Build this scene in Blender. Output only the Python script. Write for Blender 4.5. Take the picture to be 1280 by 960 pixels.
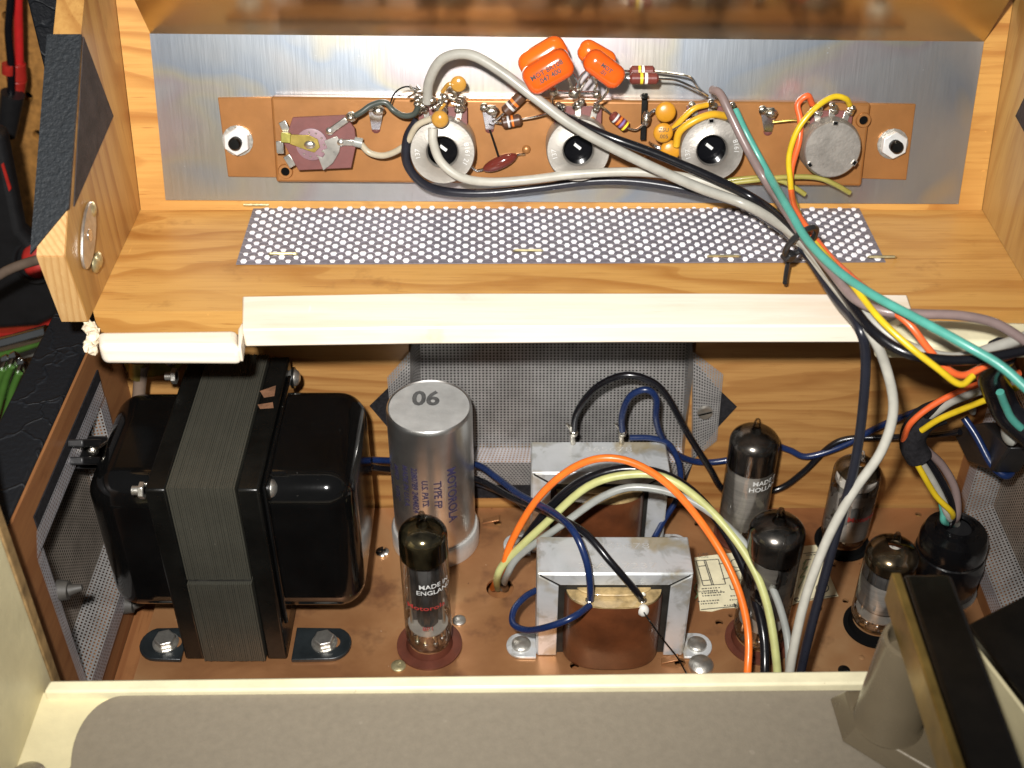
import bpy, bmesh, math, random
from mathutils import Vector as V, Matrix
random.seed(7)
R = math.radians
for o in list(bpy.data.objects): bpy.data.objects.remove(o)
SC = bpy.context.scene
COL = SC.collection

# ------------------------------------------------------------------ camera
PITCH = R(38.0); FPX = 1560.0; CAM = V((0, 0, 0.39))
FW = V((0, math.cos(PITCH), -math.sin(PITCH))); DN = V((0, -math.sin(PITCH), -math.cos(PITCH))); RT = V((1, 0, 0))
cd = bpy.data.cameras.new('camera'); co = bpy.data.objects.new('camera', cd); COL.objects.link(co)
co.location = CAM; co.rotation_euler = (math.pi / 2 - PITCH, 0, 0)
cd.sensor_width = 36; cd.lens = 36 * FPX / 1280; cd.clip_start = 0.01; cd.clip_end = 20
cd.dof.use_dof = True; cd.dof.focus_distance = 0.475; cd.dof.aperture_fstop = 15
SC.camera = co
SC.render.resolution_x = 1024; SC.render.resolution_y = 768
# ------------------------------------------------------------------ world: dim workshop ambience
w = bpy.data.worlds.new('World'); SC.world = w; w.use_nodes = True
bg = w.node_tree.nodes['Background']; bg.inputs[0].default_value = (0.95, 0.97, 1.0, 1); bg.inputs[1].default_value = 0.085
# ------------------------------------------------------------------ the camera's flash, just above the lens
ld = bpy.data.lights.new('flash', 'SPOT'); ld.energy = 19.5; ld.spot_size = R(82); ld.spot_blend = 0.9; ld.shadow_soft_size = 0.009
ld.color = (1.0, 0.97, 0.93)
lo = bpy.data.objects.new('flash', ld); COL.objects.link(lo); lo.location = (-0.03, 0.0, 0.442)
lo.rotation_euler = (V((-0.03, 0.43, 0.16)) - V(lo.location)).to_track_quat('-Z', 'Y').to_euler()
SC.view_settings.view_transform = 'Standard'; SC.view_settings.look = 'None'
SC.view_settings.gamma = 1; SC.view_settings.exposure = 0.0; SC.view_settings.use_curve_mapping = False
SC.render.engine = 'CYCLES'
SC.cycles.max_bounces = 10; SC.cycles.transparent_max_bounces = 16

# ------------------------------------------------------------------ pixel -> place (photo is 1280x960)
def ray(x, y): return FW + RT * ((x - 640) / FPX) + DN * ((y - 480) / FPX)
def OZ(x, y, z): r = ray(x, y); return CAM + r * ((z - CAM.z) / r.z)
def OY(x, y, Y): r = ray(x, y); return CAM + r * ((Y - CAM.y) / r.y)
def OX(x, y, X): r = ray(x, y); return CAM + r * ((X - CAM.x) / r.x)
def OD(x, y, d): return CAM + ray(x, y) * d
PT = R(15); P0 = V((0, 0.432, 0.14)); EX = V((1, 0, 0)); EU = V((0, math.sin(PT), math.cos(PT))); EN = V((0, -math.cos(PT), math.sin(PT)))
def PN(x, y, h):
    r = ray(x, y); q = P0 + EN * h
    return CAM + r * ((q - CAM).dot(EN) / r.dot(EN))
def PP(x, u, h): return P0 + EX * x + EU * u + EN * h

# ------------------------------------------------------------------ materials
MATS = {}
class NT:
    def __init__(s, name):
        s.m = bpy.data.materials.new(name); s.m.use_nodes = True; s.t = s.m.node_tree; s.n = s.t.nodes
        s.b = s.n['Principled BSDF']; s.out = s.n['Material Output']; MATS[name] = s.m
        s.tc = s.n.new('ShaderNodeTexCoord')
    def new(s, k, **kw):
        n = s.n.new(k)
        for a, b in kw.items(): setattr(n, a, b)
        return n
    def l(s, a, b): s.t.links.new(a, b)
    def map(s, sc=(1, 1, 1), rot=(0, 0, 0), loc=(0, 0, 0)):
        m = s.new('ShaderNodeMapping'); m.inputs['Scale'].default_value = sc; m.inputs['Rotation'].default_value = rot; m.inputs['Location'].default_value = loc
        s.l(s.tc.outputs['Object'], m.inputs['Vector']); return m.outputs[0]
    def noise(s, vec, scale=1, detail=4, rough=0.55, dist=0):
        n = s.new('ShaderNodeTexNoise'); n.inputs['Scale'].default_value = scale; n.inputs['Detail'].default_value = detail
        n.inputs['Roughness'].default_value = rough; n.inputs['Distortion'].default_value = dist
        s.l(vec, n.inputs['Vector']); return n.outputs['Fac']
    def ramp(s, fac, stops):
        n = s.new('ShaderNodeValToRGB'); e = n.color_ramp.elements
        while len(e) < len(stops): e.new(0.5)
        for i, (p, c) in enumerate(stops): e[i].position = p; e[i].color = (*c, 1)
        s.l(fac, n.inputs[0]); return n.outputs[0]
    def math(s, op, a, b=None):
        n = s.new('ShaderNodeMath', operation=op)
        for i, v in enumerate((a, b)):
            if v is None: continue
            if isinstance(v, (int, float)): n.inputs[i].default_value = v
            else: s.l(v, n.inputs[i])
        return n.outputs[0]
    def mix(s, f, a, b, mode='MIX'):
        n = s.new('ShaderNodeMix', data_type='RGBA', blend_type=mode)
        for i, v in ((0, f), (6, a), (7, b)):
            if isinstance(v, (int, float)): n.inputs[i].default_value = v
            elif isinstance(v, tuple): n.inputs[i].default_value = (*v, 1)
            else: s.l(v, n.inputs[i])
        return n.outputs[2]
    def bump(s, h, st=0.3, dist=0.001):
        n = s.new('ShaderNodeBump'); n.inputs['Strength'].default_value = st; n.inputs['Distance'].default_value = dist
        s.l(h, n.inputs['Height']); s.l(n.outputs[0], s.b.inputs['Normal'])

def mat(name, col, rough=0.5, metal=0.0, var=0.12, vs=120, bump=0.0, bs=900, spec=0.5, coat=0.0, rvar=0.1, speck=None):
    t = NT(name); b = t.b
    n = t.noise(t.map(), vs, 5, 0.6)
    lo_ = tuple(max(0, c * (1 - 1.6 * var)) for c in col); hi = tuple(min(1, c * (1 + 1.2 * var)) for c in col)
    c = t.ramp(n, [(0.3, lo_), (0.7, hi)])
    if speck:
        k = t.noise(t.map(), speck[1], 2, 0.5); c = t.mix(t.ramp(k, [(speck[2], (0, 0, 0)), (speck[2] + 0.05, (1, 1, 1))]), c, speck[0])
    t.l(c, b.inputs['Base Color'])
    b.inputs['Metallic'].default_value = metal; b.inputs['Specular IOR Level'].default_value = spec
    b.inputs['Coat Weight'].default_value = coat; b.inputs['Coat Roughness'].default_value = 0.08
    rn = t.math('MULTIPLY_ADD', t.noise(t.map(loc=(3, 1, 2)), vs * 1.7, 4, 0.6), rvar * 2); rn.node.inputs[2].default_value = max(0.02, rough - rvar)
    t.l(rn, b.inputs['Roughness'])
    if bump: t.bump(t.noise(t.map(), bs, 3, 0.6), bump, 0.0006)
    return t.m

def wood(name, light, mid, dark, along='X', rings=170, rough=0.45, spread=1.0, seed=0.0, coat=0.0, knots=True, depth='Y'):
    t = NT(name); b = t.b
    L = 3.0
    if along == 'X': sc = (L, 1, 1); fine = (25, 700, 700)
    elif along == 'Y': sc = (1, L, 1); fine = (700, 25, 700)
    else: sc = (1, 1, L); fine = (700, 700, 25)
    # heart pattern: a slow warped distance, cut into rings
    cs = {'X': (5, 22, 22), 'Y': (22, 5, 22), 'Z': (22, 22, 5)}[along]
    warp = t.noise(t.map(cs, loc=(seed, seed * 2, seed)), 1.0, 3, 0.45, 0.4)
    sep = t.new('ShaderNodeSeparateXYZ'); t.l(t.map(), sep.inputs[0])
    across = {'X': ('Y', 'Z'), 'Y': ('X', 'Z'), 'Z': ('X', 'Y')}[along]
    s = t.math('ADD', sep.outputs[across[0]], sep.outputs[across[1]])
    a = t.math('ADD', t.math('MULTIPLY', s, rings), t.math('MULTIPLY', warp, 9.0 * spread))
    fr = t.math('FRACT', a)
    grain = t.ramp(fr, [(0.0, (0.15,) * 3), (0.45, (0.05,) * 3), (0.86, (1, 1, 1)), (0.97, (0.75,) * 3), (1.0, (0.15,) * 3)])
    f = t.noise(t.map(fine), 1.0, 3, 0.6)
    amp = t.ramp(t.noise(t.map(cs, loc=(seed + 7, 1, 4)), 1.3, 2, 0.5), [(0.35, (0.25,) * 3), (0.65, (1, 1, 1))])
    g = t.math('MULTIPLY', grain, amp)
    c = t.mix(g, light, mid); c = t.mix(t.ramp(f, [(0.45, (0, 0, 0)), (0.75, (0.45,) * 3)]), c, mid)
    st = t.noise(t.map(cs, loc=(seed * 3 + 2, 5, 1)), 2.2, 4, 0.6)
    c = t.mix(t.ramp(st, [(0.55, (0, 0, 0)), (0.78, (0.7,) * 3)]), c, dark)
    pf = {'X': (60, 1600, 1600), 'Y': (1600, 60, 1600), 'Z': (1600, 1600, 60)}[along]
    po_ = t.noise(t.map(pf, loc=(seed, 3, 9)), 1.0, 2, .5); c = t.mix(t.ramp(po_, [(.66, (0, 0, 0)), (.74, (.55,) * 3)]), c, dark)
    blot = t.noise(t.map(loc=(seed, 8, 2)), 38, 5, .65); c = t.mix(t.ramp(blot, [(.62, (0, 0, 0)), (.74, (.45,) * 3)]), c, tuple(q * .7 for q in dark))
    scr_ = t.noise(t.map((300, 40, 300), rot=(.3, .4, .7), loc=(seed, 1, 1)), 1.0, 2, .5); c = t.mix(t.ramp(scr_, [(.74, (0, 0, 0)), (.77, (.35,) * 3)]), c, tuple(min(1, q * 1.35) for q in light))
    t.l(c, b.inputs['Base Color']); b.inputs['Roughness'].default_value = rough; b.inputs['Coat Weight'].default_value = coat; b.inputs['Coat Roughness'].default_value = 0.25
    t.bump(t.math('ADD', f, t.math('MULTIPLY', g, 0.4)), 0.12, 0.0005)
    return t.m

wood('pine_floor', (0.5462, 0.2964, 0.0814), (0.3644, 0.154, 0.0303), (0.2562, 0.0883, 0.0124), 'X', 45, .42, .8, 1.0, .15)
wood('pine_back', (0.4077, 0.2139, 0.0666), (0.2399, 0.0958, 0.0233), (0.1646, 0.0535, 0.01), 'X', 110, .5, .7, 2.3)
wood('ply_panel', (0.5643, 0.3008, 0.0774), (0.3567, 0.1433, 0.0264), (0.2697, 0.0826, 0.0108), 'X', 55, .38, 1.0, 4.1, .25)
wood('ply_side', (0.4551, 0.2462, 0.0697), (0.2947, 0.1254, 0.0275), (0.1821, 0.0626, 0.0116), 'Z', 90, .45, .6, 5.3, .1)
wood('ply_right', (0.4734, 0.2826, 0.0891), (0.3257, 0.1576, 0.0385), (0.2427, 0.1025, 0.0213), 'Z', 75, .42, .8, 8.3, .1)
wood('pine_dark', (0.255, 0.1092, 0.0385), (0.187, 0.0702, 0.0231), (0.136, 0.0468, 0.014), 'Y', 90, .55, .6, 3.1)
wood('pine_raw', (.80, .715, .60), (.74, .635, .49), (.66, .54, .39), 'X', 90, .62, .5, 6.0)
wood('ply_edge', (0.558, 0.34, 0.135), (0.414, 0.2125, 0.0675), (0.612, 0.408, 0.195), 'Z', 420, .6, .25, 9.0)
mat('raw_chip', (.80, .66, .48), .8, 0, .25, 500, .5, 900)
mat('hardboard', (.42, .20, .05), .55, 0, .25, 240, .3, 900)
mat('hardboard_strip', (.27, .17, .07), .6, 0, .3, 150, .3, 900)
mat('cream_paint', (.64, .57, .35), .45, 0, .09, 45, .14, 500, coat=.05, speck=((.40, .33, .18), 330, .74))
mat('cream_edge', (.74, .68, .46), .42, 0, .08, 70, .12, 500, speck=((.48, .41, .25), 330, .74))
mat('taupe_mat', (.21, .18, .135), .42, 0, .05, 350, .22, 1400, speck=((.25, .215, .165), 260, .72))
mat('taupe_plastic', (.145, .115, .072), .25, .15, .05, 80, .03, 900, coat=.35)
mat('grey_plastic', (.30, .30, .27), .4, 0, .05, 80, .05, 900)
mat('black_vinyl', (.022, .027, .034), .5, 0, .25, 260, .9, 420, spec=.45)
mat('vinyl_band', (.015, .018, .021), .62, 0, .2, 700, 1.0, 700, spec=.35)
mat('black_felt', (.016, .015, .017), .9, 0, .3, 700, .5, 1500, spec=.15)
mat('vinyl_flap', (.040, .030, .028), .75, 0, .25, 150, .5, 700, spec=.25)
def crackle(name):
    t = NT(name)
    v = t.new('ShaderNodeTexVoronoi', feature='DISTANCE_TO_EDGE'); v.inputs['Scale'].default_value = 85
    d = t.new('ShaderNodeVectorMath', operation='ADD'); nz = t.new('ShaderNodeTexNoise'); nz.inputs['Scale'].default_value = 90
    t.l(t.map((.5, .5, .8)), d.inputs[0]); sc = t.new('ShaderNodeVectorMath', operation='SCALE'); sc.inputs['Scale'].default_value = .01
    t.l(t.map(), nz.inputs['Vector']); t.l(nz.outputs['Color'], sc.inputs[0]); t.l(sc.outputs[0], d.inputs[1]); t.l(d.outputs[0], v.inputs['Vector'])
    e = t.ramp(v.outputs['Distance'], [(0.0, (1, 1, 1)), (0.05, (0, 0, 0))])
    e2 = t.math('MULTIPLY', e, t.noise(t.map(), 40, 3, .6))
    t.l(t.mix(e2, (.006, .007, .009), (.012, .014, .018)), t.b.inputs['Base Color']); t.b.inputs['Roughness'].default_value = .6; t.b.inputs['Specular IOR Level'].default_value = .3
    t.bump(t.math('ADD', t.noise(t.map(), 500, 3, .6), e), .8, .0006)
crackle('vinyl_crackle')
def zinc(name):
    t = NT(name); b = t.b
    n0 = t.noise(t.map((1, 1, 1.3)), 11, 3, .45, .6); st = t.noise(t.map((1500, 60, 60)), 1, 3, .6)
    n = t.math('FRACT', t.math('MULTIPLY', n0, 3.2))
    c = t.ramp(n, [(.0, (.66, .66, .66)), (.22, (.57, .62, .67)), (.38, (.50, .57, .66)), (.52, (.68, .64, .52)), (.66, (.64, .57, .58)), (.84, (.66, .66, .67)), (1.0, (.66, .66, .66))])
    g = t.noise(t.map((6, 10, 10)), 1, 2, .5)
    c = t.mix(t.ramp(g, [(.3, (.0,) * 3), (.75, (.35,) * 3)]), c, (.62, .63, .64))
    c = t.mix(t.ramp(st, [(.3, (0,) * 3), (.9, (.13,) * 3)]), c, (.42, .43, .46))
    sp = t.noise(t.map(), 420, 2, .5); c = t.mix(t.ramp(sp, [(.755, (0,) * 3), (.79, (.8,) * 3)]), c, (.85, .88, .90))
    t.l(c, b.inputs['Base Color']); b.inputs['Metallic'].default_value = .97
    t.l(t.math('ADD', t.math('MULTIPLY', st, .07), .27), b.inputs['Roughness'])
    t.bump(t.math('ADD', st, t.noise(t.map(), 30, 2, .5)), .04, .0005)
zinc('zinc_sheet')
mat('mirror_tin', (.58, .51, .38), .17, 1.0, .06, 25, 0, rvar=.04)
mat('copper_plate', (.35, .155, .048), .36, .40, .10, 45, .04, 500, rvar=.08, speck=((.30, .15, .06), 260, .76))
def chassis_mat():
    t = NT('copper_chassis'); b = t.b
    n = t.noise(t.map(), 14, 5, .6, .6); c = t.ramp(n, [(.28, (.20, .082, .034)), (.45, (.335, .155, .064)), (.57, (.41, .205, .088)), (.74, (.48, .28, .135))])
    k = t.noise(t.map(loc=(1, 2, 3)), 42, 4, .65); c = t.mix(t.ramp(k, [(.55, (0,) * 3), (.70, (.7,) * 3)]), c, (.13, .055, .03))
    s = t.noise(t.map(loc=(3, 2, 3)), 330, 2, .5); c = t.mix(t.ramp(s, [(.73, (0,) * 3), (.77, (.7,) * 3)]), c, (.13, .055, .03))
    s2 = t.noise(t.map(loc=(9, 2, 3)), 500, 2, .5); c = t.mix(t.ramp(s2, [(.76, (0,) * 3), (.79, (.8,) * 3)]), c, (.75, .58, .45))
    t.l(c, b.inputs['Base Color']); b.inputs['Metallic'].default_value = .5
    t.l(t.math('ADD', t.math('MULTIPLY', k, .25), .27), b.inputs['Roughness']); t.bump(t.noise(t.map(), 60, 3, .5), .05, .0006)
chassis_mat()
mat('nickel', (.66, .63, .57), .30, .95, .08, 120, .05, 700)
mat('nickel_warm', (.38, .355, .32), .42, .75, .10, 160, .12, 900)
mat('pot_face', (.40, .375, .335), .42, .65, .07, 160, .10, 1200)
mat('bright_tin', (.80, .79, .76), .18, 1.0, .06, 150, .05, 600)
mat('ring_tin', (.70, .69, .66), .32, .6)
mat('nut_zinc', (.78, .78, .76), .35, .4)
mat('solder', (.62, .58, .50), .25, 1.0, .25, 500, .6, 900)
mat('zinc_screw', (.58, .56, .51), .35, .9, .15, 300, .2, 900)
mat('brass_screw', (.55, .48, .27), .4, .8, .2, 300, .2, 900)
mat('brass', (.50, .38, .10), .35, .85, .12, 150, .05, 600)
mat('brass_green', (.36, .33, .08), .4, .7, .2, 150, .1, 600)
def can_mat():
    t = NT('can_aluminium'); b = t.b
    st = t.noise(t.map((700, 700, 20)), 1, 3, .6); n = t.noise(t.map(), 70, 4, .6)
    c = t.ramp(n, [(.3, (.66, .65, .62)), (.7, (.82, .81, .78))]); t.l(t.mix(t.ramp(st, [(.4, (0,) * 3), (.8, (.3,) * 3)]), c, (.75, .73, .70)), b.inputs['Base Color'])
    b.inputs['Metallic'].default_value = .97; t.l(t.math('ADD', t.math('MULTIPLY', n, .2), .22), b.inputs['Roughness'])
    t.bump(t.noise(t.map(), 120, 3, .5), .10, .0006)
can_mat()
mat('can_top', (.56, .56, .54), .5, .4, .10, 130, .15, 700)
def strap_mat():
    t = NT('strap_steel'); b = t.b
    n = t.noise(t.map(), 75, 4, .6, .5); c = t.ramp(n, [(.36, (.40, .37, .30)), (.44, (.46, .47, .46)), (.50, (.60, .62, .63)), (.75, (.68, .70, .72))])
    r_ = t.noise(t.map(loc=(4, 4, 4)), 45, 3, .6); c = t.mix(t.ramp(r_, [(.57, (0,) * 3), (.66, (.7,) * 3)]), c, (.40, .31, .15))
    t.l(c, b.inputs['Base Color']); b.inputs['Metallic'].default_value = .45; t.l(t.math('ADD', t.math('MULTIPLY', n, .25), .28), b.inputs['Roughness']); t.bump(n, .08, .0006)
strap_mat()
mat('lamination', (.060, .058, .048), .5, .55, .15, 90, .25, 700)
mat('lamination_light', (.066, .064, .050), .45, .4, .08, 60, .08, 700, speck=((.20, .19, .16), 700, .76))
mat('core_dark', (.022, .021, .018), .6, .3, .3, 200, .3, 700)
mat('bell_black', (.003, .003, .003), .10, 0, .2, 60, .03, 500, spec=.35, coat=.25, rvar=.04, speck=((.10, .095, .085), 800, .765))
mat('flange_black', (.0045, .0045, .004), .30, 0, .3, 70, .12, 400, spec=.3)
mat('foot_black', (.016, .020, .022), .35, .2, .3, 90, .2, 400)
mat('bare_patch', (.20, .10, .055), .6, .2, .3, 200, .3)
mat('coil_paper', (.10, .030, .010), .42, 0, .28, 60, .15, 300, coat=.3)
mat('coil_end', (.42, .30, .14), .4, 0, .35, 160, .4, 300, coat=.4)
mat('phenolic', (.145, .045, .040), .5, 0, .1, 200, .05)
mat('phenolic_light', (.22, .13, .15), .5, 0, .1, 200, .05)
mat('phenolic_socket', (.095, .026, .014), .45, 0, .15, 160, .05)
mat('black_gloss', (.004, .004, .0045), .2, 0, .1, 80, .25, 300, spec=.4)
mat('black_plastic', (.014, .014, .015), .38, 0, .15, 90, .05)
mat('hole_black', (.004, .004, .004), .9, 0, .1, 90, 0, spec=.05)
mat('pot_well', (.003, .003, .004), .15, 0, .1, 90, 0)
mat('orange_dip', (.70, .095, .008), .16, 0, .04, 40, .05, 160, coat=.5, rvar=.04)
mat('orange_dip_deep', (.82, .13, .010), .20, 0, .04, 40, .05, 160, coat=.4, rvar=.04)
mat('mica_red', (.13, .022, .015), .15, 0, .1, 60, 0, coat=.5)
mat('disc_yellow', (.50, .225, .014), .35, 0, .08, 160, .1, 700)
mat('amber_dip', (.46, .235, .04), .18, 0, .15, 120, .1, coat=.5)
mat('resistor_brown', (.085, .038, .020), .4, 0, .15, 150, .08)
mat('resistor_maroon', (.15, .030, .022), .35, 0, .12, 150, .05)
for nm, c in dict(orange=(.72, .17, .02), brown=(.08, .035, .02), silver=(.55, .55, .55), yellow=(.75, .58, .03), violet=(.20, .13, .33), white=(.8, .78, .74), black=(.01, .01, .01)).items():
    mat('band_' + nm, c, .4, 0, .05, 200)
def wire_mat(n, c, r=.35): mat('wire_' + n, c, r, 0, .09, 160, .06, 400, rvar=.10, coat=.05)
wire_mat('grey', (.34, .33, .29)); wire_mat('light_grey', (.42, .405, .35)); wire_mat('black', (.006, .006, .008), .25); wire_mat('charcoal', (.013, .014, .021), .3)
wire_mat('purple', (.20, .145, .135)); wire_mat('teal', (.075, .31, .25)); wire_mat('yellow', (.62, .43, .015)); wire_mat('gold', (.66, .36, .02)); wire_mat('orange', (.82, .17, .02))
wire_mat('red_orange', (.72, .12, .03)); wire_mat('olive', (.29, .26, .06), .45); wire_mat('blue', (.008, .020, .075), .28); wire_mat('lime', (.46, .47, .19)); wire_mat('mid_grey', (.27, .28, .26))
wire_mat('white', (.66, .65, .60)); wire_mat('dark_green', (.05, .06, .05)); wire_mat('tan', (.42, .37, .27)); wire_mat('brown_cord', (.16, .115, .085), .45); wire_mat('red', (.55, .02, .02))
mat('paper', (.72, .66, .45), .7, 0, .08, 120, .05)
mat('print_black', (.05, .05, .045), .7); mat('print_blue', (.03, .025, .07), .6); mat('print_white', (.62, .62, .60), .6, 0, .25, 500); mat('print_red', (.36, .035, .03), .6); mat('pencil_green', (.22, .33, .16), .7)
mat('print_grey', (.09, .09, .088), .6, 0, .3, 300)
mat('emboss', (.78, .78, .76), .35, .6)
mat('mica_white', (.62, .60, .55), .4, 0, .1, 300)
mat('plate_grey', (.30, .30, .29), .45, .35, .25, 110, .05)
mat('plate_dark', (.15, .15, .15), .4, .5, .25, 110, .05)
mat('tool_black', (.010, .010, .011), .45, 0, .2, 80, .1)
mat('tool_red', (.42, .025, .018), .35, 0, .1, 200, .05)
mat('chrome', (.75, .76, .74), .12, 1.0, .05, 100)
mat('grip_green', (.07, .17, .03), .35, 0, .1, 100)
mat('arm_black', (.008, .006, .004), .22, .2, .3, 60, .03, coat=.15)
mat('arm_brass', (.32, .21, .06), .32, .75, .2, 80)
mat('bench', (.10, .065, .035), .6, 0, .3, 40, .1)
mat('screen_steel', (.31, .30, .29), .55, .40, .15, 90, .05)
mat('screen_dark', (.36, .31, .26), .45, .45, .15, 90, .05)
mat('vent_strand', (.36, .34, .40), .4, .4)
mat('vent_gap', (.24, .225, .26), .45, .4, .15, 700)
mat('screen_lit', (.55, .53, .55), .42, .5, .1, 90, .05)  # paler copy of the mesh steel, light on its lit folds put into colour
mat('knuckle_glint', (.90, .89, .92), .36, .30, .06, 90, .05)  # vent knuckles: their flash glint is put into this whiter colour
mat('rubber_grey', (.05, .046, .04), .6, 0, .2, 200)
mat('dark_void', (.012, .010, .009), .9, 0, .2, 60, 0, spec=.1)
def glass(name, tint, edge=0.5, fog=None):
    t = NT(name); tr = t.new('ShaderNodeBsdfTransparent'); tr.inputs[0].default_value = (*tint, 1)
    gl = t.new('ShaderNodeBsdfGlossy'); gl.inputs['Roughness'].default_value = .04
    lw = t.new('ShaderNodeLayerWeight'); lw.inputs['Blend'].default_value = .22
    f = t.math('MULTIPLY', lw.outputs['Fresnel'], edge); f2 = t.math('ADD', f, .045)
    mx = t.new('ShaderNodeMixShader'); t.l(f2, mx.inputs[0]); t.l(tr.outputs[0], mx.inputs[1]); t.l(gl.outputs[0], mx.inputs[2])
    last = mx
    if fog:   # patches of old grey coating flaking off inside the envelope
        df = t.new('ShaderNodeBsdfDiffuse'); df.inputs[0].default_value = (*fog[0], 1)
        n = t.noise(t.map(loc=(fog[1],) * 3), fog[2], 4, .6, .3); k = t.ramp(n, [(fog[3], (0,) * 3), (fog[3] + .015, (fog[4],) * 3)])
        m2 = t.new('ShaderNodeMixShader'); t.l(k, m2.inputs[0]); t.l(mx.outputs[0], m2.inputs[1]); t.l(df.outputs[0], m2.inputs[2]); last = m2
    t.l(last.outputs[0], t.out.inputs['Surface']); return t.m
def coating(name, c0, c1, scale, thr, seed):
    t = NT(name); df = t.new('ShaderNodeBsdfPrincipled'); tr = t.new('ShaderNodeBsdfTransparent'); n = t.noise(t.map(loc=(seed,) * 3), scale, 4, .6, .4)
    t.l(t.ramp(t.noise(t.map((60, 60, 400)), 1, 3, .6), [(.3, c0), (.7, c1)]), df.inputs['Base Color']); df.inputs['Roughness'].default_value = .5
    mx = t.new('ShaderNodeMixShader'); t.l(t.ramp(n, [(thr, (0,) * 3), (thr + .012, (.93,) * 3)]), mx.inputs[0]); t.l(tr.outputs[0], mx.inputs[1]); t.l(df.outputs[0], mx.inputs[2]); t.l(mx.outputs[0], t.out.inputs['Surface'])
coating('coat_grey', (.20, .195, .185), (.36, .35, .33), 55, .40, 2.0); coating('coat_dark', (.10, .095, .09), (.19, .18, .165), 60, .44, 3.0); coating('coat_flake', (.30, .28, .26), (.42, .40, .37), 70, .50, 5.0)
glass('tube_glass', (.95, .94, .92), .7)
glass('tube_glass_smoky', (.90, .88, .85), .7, None)
glass('tube_glass_flaky', (.93, .91, .89), .7, None)
def getter(name, c0, c1, rough):
    t = NT(name); n = t.noise(t.map(), 110, 3, .55, .5); t.l(t.ramp(n, [(.32, tuple(q * .25 for q in c0)), (.50, c0), (.68, c1), (.76, tuple(q * 1.6 for q in c1))]), t.b.inputs['Base Color']); t.b.inputs['Metallic'].default_value = .9; t.b.inputs['Roughness'].default_value = rough
getter('getter_gold', (.14, .12, .07), (.26, .22, .12), .13); getter('getter_grey', (.13, .125, .12), (.26, .245, .23), .22); getter('getter_smoke', (.14, .11, .07), (.26, .20, .12), .18)

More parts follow.
